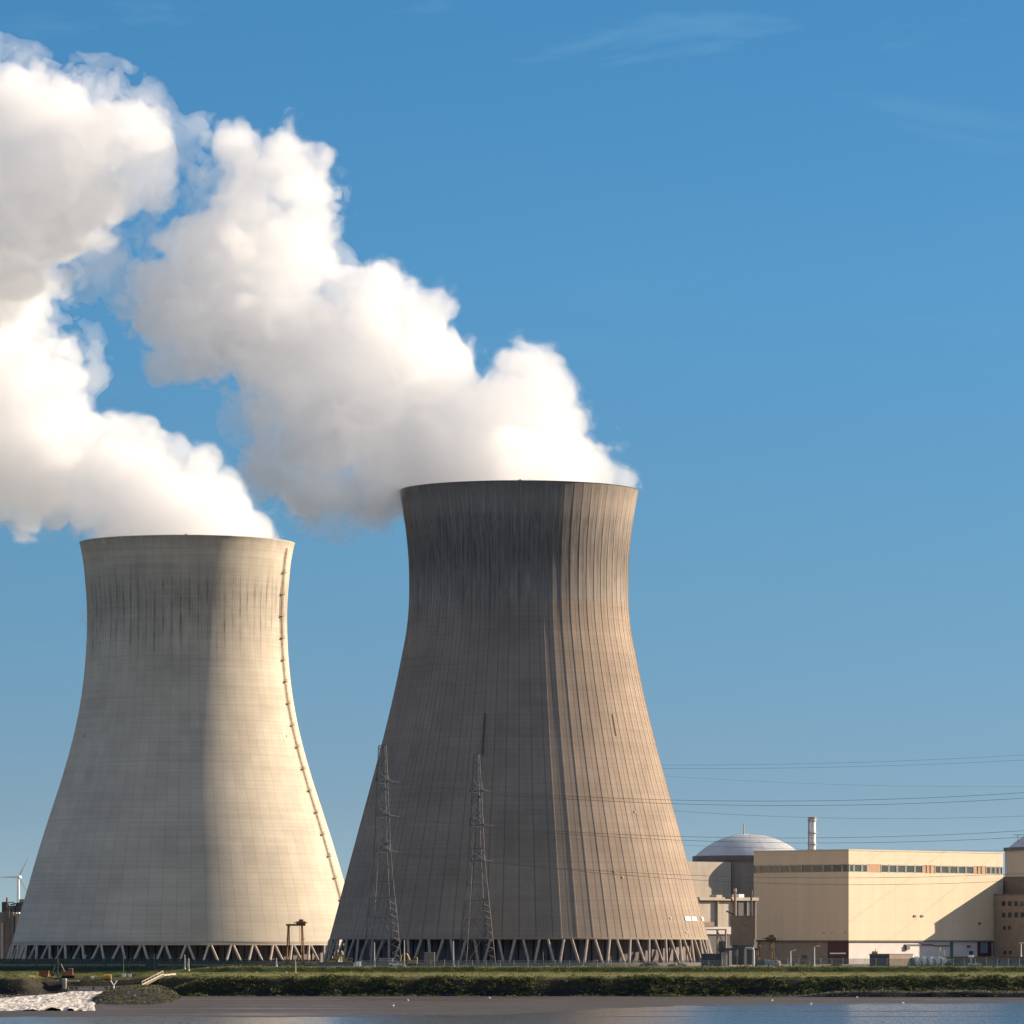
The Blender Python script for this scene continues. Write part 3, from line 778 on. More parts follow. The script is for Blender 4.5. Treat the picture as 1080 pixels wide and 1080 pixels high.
# site ground: one sheet to the horizon
mb = MB(); mb.add([(-9000,1712,-.05),(9000,1712,-.05),(14000,26000,-.05),(-14000,26000,-.05)], [(0,1,2,3)])
tag(mb.build('ground', M['gravel']), kind='structure')
xs = np.concatenate([np.linspace(-2500, -260, 40)[:-1], np.arange(-260, 260, .9), np.linspace(260, 2500, 40)])
ys = np.concatenate([np.arange(1325, 1600, 2.5), np.arange(1600, 1713, .7)])
grid('embankment', xs, ys, bank_h, M['bank'])
def mud_h(x, y):
    px = 540 + x*F/y
    dw = np.interp(px, [-400, 0, 130, 330, 540, 640, 800, 1080, 1500], [1180, 1176, 1163, 1172, 1200, 1330, 1410, 1450, 1450])
    dw = dw + 18*n2d(x, y*.1, 30, 51) + 7*n2d(x, y*.1, 9, 52)
    z = GZ + .0016*(y-dw) + .10*(px < 130)*sstep(1230, 1262, y)*(1-sstep(1340, 1365, y))
    z = np.minimum(z, GZ+.45)
    # long bars just breaking the surface
    for yc, w, a, x0, x1 in ((1277, 9, .14, 640, 2000), (1178, 6, .10, 560, 2000), (1226, 4, .06, 700, 1300)):
        g = a*np.exp(-((y-yc-5*n2d(x, y*0, 22, 53))/w)**2)*sstep(x0, x0+60, px)
        z = np.maximum(z, GZ-.05+g*(.75+.5*n2d(x, y*.1, 14, 54)))
    z = z + .03*n2d(x, y*.25, 5, 55)*(z > GZ)
    # hollow for the outfall pool
    pool = (px < 112)*sstep(1330, 1342, y - 8*n2d(x, y*.2, 6, 56) - np.interp(px, [0, 100], [0, 70]))
    return z - 1.2*pool
xs = np.concatenate([np.linspace(-2000, -230, 30)[:-1], np.arange(-230, 230, 1.5), np.linspace(230, 2000, 30)])
grid('mud_flat', xs, np.arange(1000, 1642, 2.0), mud_h, M['mud'])
mb = MB(); mb.add([(-9000,-3000,GZ),(9000,-3000,GZ),(9000,1668,GZ),(-9000,1668,GZ)], [(0,1,2,3)])
tag(mb.build('water', M['water']), kind='structure')
# white water racing out of the outfall
def foam():
    xs = np.arange(X(-30, 1672), X(118, 1262), .5); ys = np.arange(1262, 1673, 1.1)
    gx, gy = np.meshgrid(xs, ys, indexing='ij')
    px = 540 + gx*F/gy
    z = np.interp(gy, [1262, 1500, 1640, 1673], [-9.3, -9.1, -8.6, -7.9])
    z = z + .75*np.abs(n2d(gx, gy*.16, 2.2, 61)) + .6*np.abs(n2d(gx, gy*.2, 1.1, 62)) - .3 + .35*n2d(gx, gy*.12, 7, 63)
    row = HOR + (EYE - z)*F/gy
    left_top = np.interp(px, [-60, 0, 60, 75, 118], [1054, 1052.5, 1047.5, 1045.3, 1045.3])
    right = np.interp(gy, [1262, 1400, 1500, 1600, 1673], [99, 101, 103, 110, 114])
    low = np.interp(px, [-60, 0, 40, 70, 95], [1069, 1067.5, 1066.5, 1065, 1063])
    edge = np.minimum(right - px, (low - row)*2.0)
    z = z - .6*(1-sstep(-1, 5, edge + 1.5 + .8*n2d(gx, gy*.1, 3.2, 65)))
    out = (row < left_top) | (px > right + 2*n2d(gx, gy*.2, 5, 64)) | (row > low)
    z = np.where(out, GZ-.06, np.maximum(z, GZ-.05))
    V = np.stack([gx, gy, z], -1).reshape(-1, 3)
    nx, ny = len(xs), len(ys)
    i, j = np.meshgrid(np.arange(nx-1), np.arange(ny-1), indexing='ij')
    Q = np.stack([i*ny+j, (i+1)*ny+j, (i+1)*ny+j+1, i*ny+j+1], -1).reshape(-1, 4)
    o_ = out.ravel()
    keep = ~(o_[Q].all(1))
    M['foam'] = mat('white_foam', (0.10,0.10,0.10), 0.8, .1, .75, var2=(0.62,0.58,0.54), stretch=(1,.10,1), bump=.5)
    tag(npmesh('foaming_water', V, Q[keep], M['foam'], None, True), kind='stuff')
foam()

# ------------------------------------------------------------------ vegetation
def leaf_mat(name, a, b_, sc=.4):
    return mat(name, a, .75, .2, sc, var2=b_, spec=.2)
M['scrub'] = leaf_mat('scrub_leaves', (.030,.050,.014), (.135,.140,.042), .16)
M['low_scrub'] = leaf_mat('low_scrub_leaves', (.040,.055,.018), (.135,.135,.045), .12)
M['grass_t'] = leaf_mat('dry_grass', (.11,.11,.035), (.20,.175,.07), .3)
M['bush'] = leaf_mat('bush_leaves', (.045,.075,.022), (.09,.12,.035), .8)
def leaf_cloud(C, Rr, per, size, rng, flat=.8):
    """leaf-sized quads spread through the outer part of each blob"""
    n = np.maximum((per*Rr**2).astype(int), 12)
    idx = np.repeat(np.arange(len(C)), n)
    d = rng.normal(size=(len(idx), 3)); d /= np.linalg.norm(d, axis=1)[:, None]
    d[:, 2] = np.abs(d[:, 2])*1.0 - .12
    rad = Rr[idx]*rng.uniform(.55, 1.08, len(idx))
    p = C[idx] + d*rad[:, None]*np.array([1, 1, flat])
    u = rng.normal(size=(len(idx), 3)); u /= np.linalg.norm(u, axis=1)[:, None]
    w = np.cross(u, rng.normal(size=(len(idx), 3))); w /= np.linalg.norm(w, axis=1)[:, None]
    s = rng.uniform(.6, 1.3, len(idx))[:, None]*size
    V = np.stack([p-u*s, p-w*s*.6, p+u*s, p+w*s*.6], 1).reshape(-1, 3)
    return V, np.arange(len(V)).reshape(-1, 4)
rng = np.random.default_rng(12)
# scrub on the river bank, thick to the right, ragged to the left
nn = 3200
bx = rng.uniform(X(185, 1630), 185, nn); by = rng.uniform(1619, 1631.5, nn)
dens = n2d(bx, by*.6, 9, 71) + .5*n2d(bx, by, 3.5, 72)
keep = dens > np.where(bx > 40, -.5, -.2)
bx, by = bx[keep], by[keep]
br = rng.uniform(.45, 1.25, len(bx))*(1 + .9*np.clip(n2d(bx, by, 6, 73), 0, 1))
br *= np.where(by > 1629, .6, 1)
C = np.stack([bx, by, bank_h(bx, by)-.1], 1)
b2x = rng.uniform(75, 190, 500); b2y = rng.uniform(1607, 1621, 500)
C2 = np.stack([b2x, b2y, bank_h(b2x, b2y)-.2], 1)
b5x = rng.uniform(X(190, 1630), 185, 60); b5y = rng.uniform(1626, 1631, 60); C5 = np.stack([b5x, b5y, bank_h(b5x, b5y)], 1)
Cc = np.concatenate([C, C2, C5]); Rc = np.concatenate([br, rng.uniform(.4, .8, 500), rng.uniform(.9, 1.7, 60)])
V, Q = leaf_cloud(Cc, Rc, 26, .22, rng)
tag(npmesh('bank_scrub', V, Q, M['scrub']), kind='stuff')
# spit and left slope cover
b3x = rng.uniform(-137, -96, 4200); b3y = rng.uniform(1345, 1668, 4200)
h3 = bank_h(b3x, b3y); k3 = (h3 > -9.3) & (n2d(b3x, b3y*.5, 6, 74) > -.45)
b3 = np.stack([b3x, b3y, h3-.15], 1)[k3]
b4x = rng.uniform(-185, -112, 900); b4y = rng.uniform(1628, 1690, 900); h4 = bank_h(b4x, b4y)
k4 = (h4 > -8) & (h4 < -2.2) & (n2d(b4x, b4y*.5, 5, 75) > .1)
b4 = np.stack([b4x, b4y, h4-.15], 1)[k4]
Cc = np.concatenate([b3, b4])
V, Q = leaf_cloud(Cc, rng.uniform(.35, .85, len(Cc)), 26, .2, rng, .6)
tag(npmesh('low_scrub', V, Q, M['low_scrub']), kind='stuff')
# stones and drift line at the foot of the bank
def stones(n, xr, yr, r0, r1, zf):
    x = rng.uniform(*xr, n); y = rng.uniform(*yr, n); r = rng.uniform(r0, r1, n)**1.0; z = zf(x, y)
    base = np.array([(1,0,0),(-1,0,0),(0,1,0),(0,-1,0),(0,0,1),(0,0,-1)], float)
    V = np.stack([x, y, z], 1)[:, None, :] + base[None]*r[:, None, None]*rng.uniform(.5, 1.2, (n, 6, 1))*np.array([1.2, 1, .7])
    f = np.array([(0,2,4),(2,1,4),(1,3,4),(3,0,4),(2,0,5),(1,2,5),(3,1,5),(0,3,5)])
    return V.reshape(-1, 3), (np.arange(n)[:, None, None]*6 + f[None]).reshape(-1, 3)
sv, sf_ = [], []; off = 0
for a in ((2600, (-108, 180), (1612, 1624), .12, .42, bank_h), (500, (-175, -118), (1628, 1652), .15, .55, bank_h), (420, (-125, -92), (1345, 1640), .15, .5, bank_h)):
    v_, f_ = stones(*a); sv.append(v_); sf_.append(f_+off); off += len(v_)
M['stone'] = mat('shore_stone', (.05,.047,.045), .9, .3, .5, var2=(.20,.185,.165))
tag(npmesh('shore_stones', np.concatenate(sv), np.concatenate(sf_), M['stone'], size=3), kind='stuff')
# grass tufts along the crest and the berm
def tufts(x0, x1, y0, y1, n, h0, h1, zf):
    x = rng.uniform(x0, x1, n); y = rng.uniform(y0, y1, n); z = zf(x, y)
    k = n2d(x, y*.5, 5, 76) > -.35; x, y, z = x[k], y[k], z[k]
    h = rng.uniform(h0, h1, len(x)); w = h*.28; a = rng.uniform(0, 6.28, len(x)); lx = rng.normal(0, .25, len(x))*h
    p = np.stack([x, y, z-.05], 1); d = np.stack([np.cos(a)*w, np.sin(a)*w, 0*w], 1)
    t = p + np.stack([lx, 0*lx, h], 1)
    return np.stack([p-d, p+d, t+d*.25, t-d*.25], 1).reshape(-1, 3)
T = np.concatenate([tufts(-100, 180, 1688, 1694, 5000, .2, .5, bank_h), tufts(-108, 180, 1636, 1686, 22000, .12, .34, bank_h),
                    tufts(-190, -100, 1640, 1700, 5000, .15, .4, bank_h)])
tag(npmesh('grass', T, np.arange(len(T)).reshape(-1, 4), M['grass_t']), kind='stuff')
# single bushes standing in front of the plant
def bush(label, px0, px1, prow, D, group=None):
    x0, x1 = X(px0, D), X(px1, D); cx = (x0+x1)/2; h = Z(prow, D); w = (x1-x0)/2
    root = thing('bush', label, 'bush', (cx, D, 0), 0, group)
    rg = np.random.default_rng(int(px0))
    k = 26
    tx = rg.uniform(-1, 1, k); ty = rg.uniform(-1, 1, k)
    r = h*rg.uniform(.22, .42, k)
    z = np.clip(h*(1-tx**2)*rg.uniform(.35, 1.0, k) - r, 0, None)
    C = np.stack([tx*w*.85, ty*w*.5, z], 1)
    V, Q = leaf_cloud(C, r, 90, .17, rg, 1.0)
    npmesh('foliage', V, Q, M['bush'], root)
    mb = MB()
    for i in range(6): mb.bar((0, 0, -.1), tuple(C[i]+np.array([0,0,r[i]*.5])), .07, 5, .03)
    mb.build('stem', M['rust'], root)
bush('rounded green bush in front of the right-hand struts of the brown tower', 674, 698, 1012.3, 1706)
bush('low spreading bush just right of the rounded bush by the brown tower', 702, 729, 1014, 1706)
bush('long low bush in front of the brown brick base of the cream hall', 829, 862, 1013.5, 1706)
bush('small round bush in front of the maroon wall section', 876, 888, 1013.5, 1706)
bush('scraggly bush at the right end of the green-roofed tunnels', 995, 1011, 1012.5, 1706)
bush('small bush in front of the long low brown-roofed wall', 1036, 1044, 1013.5, 1706)
# ------------------------------------------------------------------ turbine hall
HD = 1760.0
CX = X(895, HD)
hall = thing('turbine_hall', 'big cream box-shaped hall with a ribbon of windows under the roof', 'building', (CX, HD, 0), R(45))
def uR(px):  # position along the sunlit face seen at column px
    a = (px-540)/F; return (a*HD-CX)/(1-a)*math.sqrt(2)
def vL(px):
    a = (px-540)/F; return (CX-a*HD)/(1+a)*math.sqrt(2)
U1, V1 = uR(1058), vL(795)
ZT, ZB = 39.3, 8.7
W0, W1 = 32.0, 34.75
# upper body in three lifts, the window band is set back
mb = MB(); mb.box(0, U1, 0, V1, ZB, W0); mb.box(0, U1, 0, V1, W1, ZT); mb.box(.35, U1-.35, .35, V1-.35, W0, W1)
mb.build('wall', M['cream'], hall)
mb = MB()
for a, b, c, d in ((-.12, U1+.12, -.12, .35), (-.12, U1+.12, V1-.35, V1+.12), (-.12, .35, .35, V1-.35), (U1-.35, U1+.12, .35, V1-.35)):
    mb.box(a, b, c, d, ZT+.003, ZT+.5)
mb.build('coping', M['cream_l'], hall)
mb = MB(); mb.box(-.15, U1+.15, -.15, V1+.15, ZB-.42, ZB-.004); mb.build('shadow_strip', M['roof'], hall)  # dark strip in place of the shadow line under the upper wall
# window ribbon, left (shaded) face
wl_ = [(796.2,801.2),(802.3,811.2),(812.3,822),(823.2,833),(834.2,844.2),(845.3,856.2),(857.3,867.2),(868.4,877.2),(878.3,887.6),(888.8,894.4)]
wr_ = [(895.8,900.2),(901,909),(909.8,914.8),(929.3,937),(937.8,946),(946.8,955),(955.8,964.6),(965.4,973.2),
       (986.4,992),(992.8,1001),(1001.8,1010),(1010.8,1018.6),(1019.4,1027.2),(1040.3,1044.6),(1045.2,1049.6),(1050.2,1054),(1054.6,1057.6)]
def window(face, a, b):
    mb = MB(); pb = MB()
    if face == 'L':
        v0, v1 = sorted((vL(a), vL(b)))
        mb.box(.04, .34, v0, v0+.14, W0+.03, W1-.03); mb.box(.04, .34, v1-.14, v1, W0+.03, W1-.03)
        mb.box(.05, .34, v0+.142, v1-.142, W0+.03, W0+.2); mb.box(.05, .34, v0+.142, v1-.142, W1-.25, W1-.03)
        pb.box(.22, .30, v0+.15, v1-.15, W0+.21, W1-.26)
    else:
        u0, u1 = uR(a), uR(b)
        mb.box(u0, u0+.2, .04, .34, W0+.03, W1-.03); mb.box(u1-.2, u1, .04, .34, W0+.03, W1-.03)
        mb.box(u0+.202, u1-.202, .05, .34, W0+.03, W0+.2); mb.box(u0+.202, u1-.202, .05, .34, W1-.25, W1-.03)
        pb.box(u0+.21, u1-.21, .22, .30, W0+.21, W1-.26)
    w = mb.build('window', M['frame'], hall); pb.build('pane', M['glass'], w)
for a, b in wl_: window('L', a, b)
for a, b in wr_: window('R', a, b)
for a, b in ((915, 929), (973.6, 986), (1027.6, 1039.8)):
    mb = MB(); u0, u1 = uR(a)+.1, uR(b)-.1; k = 9
    for i in range(k):
        if (i in (2, 5)) and a > 915: continue
        mb.box(u0+(u1-u0)*i/k, u0+(u1-u0)*(i+.93)/k, .1, .33, W0+.05, W1-.05)
    tag(mb.build('infill_panel', M['wood'], hall), 'rusty brown infill panel')
# base storey, set back
mb = MB(); mb.box(.55, U1-.55, .55, V1-.55, 0, ZB-.43)
mb.build('base_wall', M['white'], hall)
mb = MB(); mb.box(.38, .545, vL(872), V1-.56, 0, ZB-.45); mb.build('brick_wall', M['brick'], hall)
mb = MB(); v0, v1 = .3, vL(872.2)
mb.box(.30, .54, v0, v1, 0, ZB-.45)
pw = mb.build('maroon_wall', M['purple'], hall)
mb = MB(); mb.box(.2, .295, vL(891.5), vL(875), 4.0, 4.45); mb.build('white_stripe', M['white_p'], pw)
mb = MB(); mb.box(.24, .296, vL(888), vL(877), 0.1, 2.6); mb.build('door', M['steel_d'], pw)
mb = MB(); mb.box(.25, .375, vL(850.5), vL(845.5), 2.2, 3.6); mb.build('vent', M['steel_d'], hall)
# right lower face: patches, doors
def rface(name, a, b, z0, z1, m, t=.12, y0=.54, lab=None):
    mb = MB(); mb.box(uR(a), uR(b), y0-t, y0-.005, z0, z1); o = mb.build(name, m, hall)
    if lab: tag(o, lab)
    return o
rface('door', 1003.3, 1006.4, 0, 8.2, M['green_p'], lab='narrow dark green door')
d_ = rface('loading_door', 1032, 1046.8, 0, 8.2, M['purple'], lab='dark maroon loading door')
mb = MB(); mb.box(uR(1035), uR(1042.5), .34, .415, 4.3, 8.0); mb.build('door_window', M['bluegrey'], d_)
rface('door', 1023.3, 1027.5, 1.0, 5.0, M['steel_d'], lab='dark grey doorway')
rface('duct', 955, 985, 6.9, 7.35, M['steel_d'], .3)
rface('duct', 985.4, 1003, 6.6, 7.0, M['rust'], .25)
rface('floodlight', 955.5, 959, 5.5, 7.0, M['steel_d'], .9, lab='dark floodlight on the white wall')
rface('vent', 1021, 1024.5, 6.2, 7.0, M['rust'], .3)
for a, z in ((963.3, 966.2), (971, 966.2), (1031.6, 974)):
    mb = MB(); D_ = HD + uR(a)/math.sqrt(2); zc = Z(z, D_)
    mb.box(uR(a), uR(a)+1.25, -.25, -.005, zc-.35, zc+.35); mb.build('vent', M['steel_d'], hall)
for a in (868, 876.5, 890.5):
    mb = MB(); zc = Z(984, HD+20); mb.box(-.12, -.005, vL(a+1.5), vL(a), zc-.2, zc+.2); mb.build('vent', M['brick'], hall)
# rain water pipes
# ------------------------------------------------------------------ office block at the right
office = thing('office_block', 'brown concrete office block with small square windows at the right edge', 'building', (CX, HD, 0), R(45))
ua = uR(1048)
VO = -20.5
mb = MB(); mb.box(ua, ua+6.0, VO, -.2, 0, 24.6); mb.build('wall', M['brick'], office)
mb = MB(); mb.box(ua+6.003, ua+34, VO+.3, 9, 0, 30.8); tag(mb.build('upper_block', M['brick_d'], office), 'darker taller block behind')
mb = MB(); mb.box(ua-.15, ua+6.0, VO-.15, -.1, 24.604, 25.0); mb.build('parapet', M['roof'], office)
mb = MB(); mb.box(ua+5.9, ua+34.1, VO+.15, 9.1, 30.804, 31.2); mb.build('parapet', M['roof'], office)
def vO(px):   # distance in front of the hall on the block's left face
    # point: C + ua*(c,c) + t*(c,-c), c = sqrt(.5)
    c = math.sqrt(.5); a = (px-540)/F
    return (a*(HD+ua*c) - CX - ua*c)/(c + a*c)
for (r0, r1, cols) in ((950.3,955.7,((1056.5,1060.5),(1063,1067),(1069.6,1073.6),(1076.2,1080.2))),
                       (962.2,967.8,((1056.7,1060.7),(1063.2,1067.2),(1069.8,1073.8),(1076.4,1080.4))),
                       (976.5,980.8,((1058,1061),(1063.2,1066.2))), (1002.5,1006.5,((1058.6,1061.6),(1064,1067.5)))):
    for a, b in cols:
        t0, t1 = vO(a), vO(b); D_ = HD + ua*.707 - (t0+t1)/2*.707
        z0, z1 = Z(r1, D_), Z(r0, D_)
        mb = MB(); mb.box(ua-.10, ua-.003, -t1, -t0, z0, z0+.12); mb.box(ua-.10, ua-.003, -t1, -t0, z1-.12, z1)
        mb.box(ua-.10, ua-.003, -t1, -t1+.1, z0+.122, z1-.122); mb.box(ua-.10, ua-.003, -t0-.1, -t0, z0+.122, z1-.122)
        w = mb.build('window', M['brick_d'], office)
        mb = MB(); mb.box(ua-.05, ua-.004, -t1+.105, -t0-.105, z0+.125, z1-.125); mb.build('pane', M['glass'], w)
# the two stand well behind the line of the towers' fronts
K = 1950.0/HD
for o in (hall, office):
    o.location = (CX*K, HD*K, EYE*(1-K)); o.scale = (K, K, K)
# ------------------------------------------------------------------ reactor buildings
def reactor(label, pxc, D, hw, row_base, row_top, row_slab, body_mat, hw_slab):
    s = D/F; r = hw*s
    root = thing('reactor_building', label, 'building', (X(pxc, D), D, 0))
    zb, zt = Z(row_base, D), Z(row_top, D)
    h = zt - zb
    Rs = (r*r + h*h)/(2*h)               # spherical cap
    n, k = 64, 14
    t1 = math.asin(r/Rs); vs = []; fs = []
    for j in range(k):
        t = t1*(1-j/k)
        for i in range(n):
            a = 2*math.pi*i/n; vs.append((Rs*math.sin(t)*math.cos(a), Rs*math.sin(t)*math.sin(a), zb + Rs*math.cos(t)-(Rs-h)))
    vs.append((0, 0, zt))
    for j in range(k-1):
        for i in range(n): fs.append((j*n+i, j*n+(i+1) % n, (j+1)*n+(i+1) % n, (j+1)*n+i))
    for i in range(n): fs.append(((k-1)*n+i, (k-1)*n+(i+1) % n, k*n))
    mb = MB(); mb.add(vs, fs); d = mb.build('dome', M['dome'], root, smooth=True)
    # standing seams on the dome
    mb = MB()
    for i in range(24):
        a = 2*math.pi*i/24
        pts = [(Rs*math.sin(t1*q/8)*math.cos(a), Rs*math.sin(t1*q/8)*math.sin(a), zb+Rs*math.cos(t1*q/8)-(Rs-h)+.03) for q in range(0, 9)]
        mb.path(pts, .03, 4)
    for q in (.3, .55, .8):
        pts = [(Rs*math.sin(t1*q)*math.cos(2*math.pi*i/48), Rs*math.sin(t1*q)*math.sin(2*math.pi*i/48), zb+Rs*math.cos(t1*q)-(Rs-h)+.03) for i in range(49)]
        mb.path(pts, .03, 4)
    mb.build('seam', M['dome'], d)
    rs = hw_slab*s; zs = Z(row_slab, D)
    mb = MB(); mb.cyl(0, 0, zs, zb+.15, rs+.1, n=64); mb.build('roof_slab', M['roof'], root)
    mb = MB(); mb.cyl(0, 0, 0, zs-.004, rs-.45, n=64); mb.build('drum', body_mat, root, smooth=False)
    return root, zt
rb1, zt = reactor('grey concrete reactor building with a shallow blue-grey dome beside the brown tower', 790, 2110, 57.5, 903.5, 879.6, 909, M['concrete_d'], 59.5)
mb = MB(); mb.bar((X(784.4,2110)-rb1.location.x, 0, zt-.5), (X(784.4,2110)-rb1.location.x, 0, Z(868.5, 2110)), .32, 8, .22); mb.build('antenna', M['concrete_l'], rb1)
mb = MB(); mb.sphere((X(763.5,2110)-rb1.location.x, -21, Z(912.5,2110)), 1.6, 12, 8, .8); mb.build('vent_hood', M['brick_d'], rb1)
rb2, _ = reactor('reactor building with a grey dome partly cut off by the right frame edge', 1121, 2110, 57.5, 894.5, 871, 897.5, M['cream_l'], 62)
for px, r0, r1 in ((1071, 881.2, 887),):
    x = X(px,2110)-rb2.location.x
    mb = MB(); mb.bar((x, -10, Z(r1+2,2110)), (x, -10, Z(r0,2110)), .12); mb.bar((x-1.8, -10, Z(r0,2110)), (x+3.5, -10, Z(r0-.2,2110)), .14); mb.build('antenna', M['steel_d'], rb2)
# auxiliary building: pale concrete blocks, terraces
aux = thing('auxiliary_building', 'pale concrete blocks and slabs between the brown tower and the cream hall', 'building', (X(772,2088), 2088, 0), R(38))
mb = MB(); mb.box(-46, -.5, 0, 26, 0, Z(908.8,2078)); tag(mb.build('wall', M['concrete_l'], aux), 'pale concrete upper block with rounded shadow')
aux2 = MB()
A2 = thing('annex_building', 'low annex with flat roof slab and round concrete columns left of the brown brick block', 'building', (X(789.5,1935), 1935, 0), R(38))
zs = Z(946.5, 1925)
mb = MB(); mb.box(-30, -1.4, -6, 8, 0, zs-1.6); mb.build('wall', M['concrete_l'], A2)
mb = MB(); mb.box(-30, -1.1, -7.2, 8.2, zs-1.2, zs); mb.build('roof_slab', M['concrete_l'], A2)
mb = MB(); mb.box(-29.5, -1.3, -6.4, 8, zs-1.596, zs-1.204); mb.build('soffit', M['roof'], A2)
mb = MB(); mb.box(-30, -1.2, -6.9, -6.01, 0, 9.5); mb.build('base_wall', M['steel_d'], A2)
for u in (-21, -12.2, -6.5, -2.5):
    mb = MB(); mb.cyl(u, -6.55, 9.51, zs-1.61, .5, n=10); mb.build('column', M['concrete_d'], A2)
mb = MB(); mb.box(-10.6, -7.6, -6.5, -6.004, 10.5, zs-2); mb.build('shutter', M['steel_d'], A2)
mb = MB(); mb.box(-9, -6.5, -5, -1, zs+.004, zs+1.2); tag(mb.build('roof_box', M['white_p'], A2), 'small white box on the roof slab')
mb = MB(); mb.box(-20, -17.2, -5, -1, zs+.004, zs+.9); mb.build('roof_box', M['concrete_l'], A2)
# low white shed behind the tower foot
shed = thing('shed', 'low white shed with a flat roof beside the foot of the brown tower', 'shed', (X(771,1850), 1850, 0), R(38))
mb = MB(); mb.box(-14, 0, 0, 8, 11.0, Z(977.5,1850)); mb.build('wall', M['white'], shed)
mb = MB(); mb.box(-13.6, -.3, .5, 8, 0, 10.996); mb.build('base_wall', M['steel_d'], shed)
mb = MB(); mb.box(-14.2, -8, -.15, 4, Z(977.5,1850)+.004, Z(972.5,1850)); tag(mb.build('roof_hut', M['brick'], shed), 'small brown hut on the shed roof')
# brown brick block
blk = thing('switch_building', 'square brown brick block against the left side of the cream hall', 'building', (X(795.5,1862), 1862, 0), 0)
w_ = 8.4
mb = MB(); mb.box(-w_, 0, 0, 8, 7.0, Z(966.5,1862)); mb.build('wall', M['brick_d'], blk)
mb = MB(); mb.box(-w_-.1, .1, -.1, 8.1, Z(966.5,1862)+.003, Z(965.8,1862)); mb.build('parapet', M['roof'], blk)
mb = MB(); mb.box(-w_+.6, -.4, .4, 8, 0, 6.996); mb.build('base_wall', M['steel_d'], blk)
mb = MB(); mb.box(-w_*.42, -w_*.34, -.12, -.003, Z(977,1862), Z(975.4,1862)); mb.build('vent', M['steel_d'], blk)
# chimneys and flues
ch = thing('chimney', 'white ventilation stack with platform rings behind the cream hall', 'chimney', (X(856.8,2080), 2080, 0))
zt = Z(862.5,2080)
mb = MB(); mb.cyl(0, 0, 0, zt, 1.35, n=24); mb.build('stack', M['white_p'], ch, smooth=False)
for row in (866, 879, 891):
    mb = MB(); z = Z(row,2080); mb.cyl(0, 0, z, z+.25, 1.95, n=20)
    for i in range(12):
        a = 2*math.pi*i/12; mb.bar((1.85*math.cos(a), 1.85*math.sin(a), z+.25), (1.85*math.cos(a), 1.85*math.sin(a), z+1.2), .05)
    mb.build('platform', M['concrete'], ch)
mb = MB(); mb.bar((-1.55, -.3, 30), (-1.55, -.3, zt+.4), .2, 4); mb.build('ladder', M['concrete'], ch)
mb = MB(); mb.cyl(0, 0, zt-.6, zt+.3, 1.6, n=24); mb.build('rim', M['concrete'], ch)
def flue(label, px, r0, r1, D, rad, m, cap, dx=0):
    t = thing('flue_pipe', label, 'pipe', (X(px,D), D, Z(r1,D)))
    mb = MB(); mb.cyl(0, 0, 0, Z(r0,D)-Z(r1,D), rad, n=12); mb.build('pipe', m, t, smooth=False)
    mb = MB(); h = Z(r0,D)-Z(r1,D); mb.cyl(0, 0, h-.7, h+.5, rad*1.35, rad*1.2, n=12)
    mb.build('cap', cap, t); return t
t = flue('thin rust-brown flue pipe standing on the brown brick block', 775.3, 938.5, 966, 1864, .42, M['brick'], M['concrete'])
mb = MB(); mb.path([(-3.6,-.5,6.5),(-1.6,-.5,6.5),(-.2,0,4)], .35, 6); mb.path([(-3.2,-.5,1.8),(-1.6,-.5,1.0),(0,0,.2)], .3, 6); mb.build('branch_pipe', M['rust'], t)
t = flue('dark flue pipe with a red-brown cap against the cream hall', 792.4, 941, 966, 1864, .36, M['steel_d'], M['rust'])
# pipe bridge at ground level between tower and hall
pb = thing('pipe_bridge', 'dark pipe bridge and bent silver pipes below the brown brick block', 'pipe bridge', (X(776,1725), 1725, 0))
def lx(px): return X(px,1725)-X(776,1725)
mb = MB(); mb.box(lx(757), lx(799), -.6, .6, Z(1002.5,1725), Z(1000,1725)); mb.build('deck', M['steel_d'], pb)
for px in (760, 768, 781, 797):
    mb = MB(); mb.box(lx(px)-.25, lx(px)+.25, -.3, .3, 0, Z(1002.5,1725)-.003); mb.build('post', M['steel_d'], pb)
for a, b in ((785.5, 794.2), (783.8, 796)):
    pass
mb = MB(); mb.path([(lx(786),-1,0),(lx(786),-1,Z(1000.2,1725)),(lx(793),-1,Z(1000.2,1725)),(lx(794.4),-1,Z(1001.8,1725)),(lx(794.4),-1,0)], .45, 10); mb.build('bent_pipe', M['steel'], pb)
mb = MB(); mb.box(lx(774.8), lx(779), -1.6, -.9, Z(1008,1725), Z(1002.6,1725)); mb.build('cabinet', M['brick'], pb)
mb = MB(); mb.bar((lx(777.2),-2,0),(lx(777.2),-2,Z(1001,1725)), .12, 6); mb.build('pole', M['concrete_l'], pb)
# steel frame beside tower foot
sf = thing('steel_frame', 'open grey steel frame with diagonal bracing between the brown tower and the brown block', 'frame', (X(765,1830), 1830, 0))
def sx_(px): return X(px,1830)-X(765,1830)
mb = MB()
zt = Z(980.5,1830)
for y in (-2, 2):
    for px in (756.5, 765.5): mb.bar((sx_(px), y, 0), (sx_(px), y, zt), .28)
    mb.bar((sx_(745), y, zt), (sx_(766), y, zt), .28)
    mb.bar((sx_(756.5), y, zt-.5), (sx_(768), y, 4), .2); mb.bar((sx_(756.5), y, 4.2), (sx_(766), y, 4.2), .22)
for px in (756.5, 765.5): mb.bar((sx_(px), -2, zt), (sx_(px), 2, zt), .2)
mb.build('frame', M['concrete_d'], sf)
mb = MB(); mb.box(sx_(758), sx_(764.5), -1.6, 1.6, 4.45, 8.5); mb.build('machine', M['steel_d'], sf)
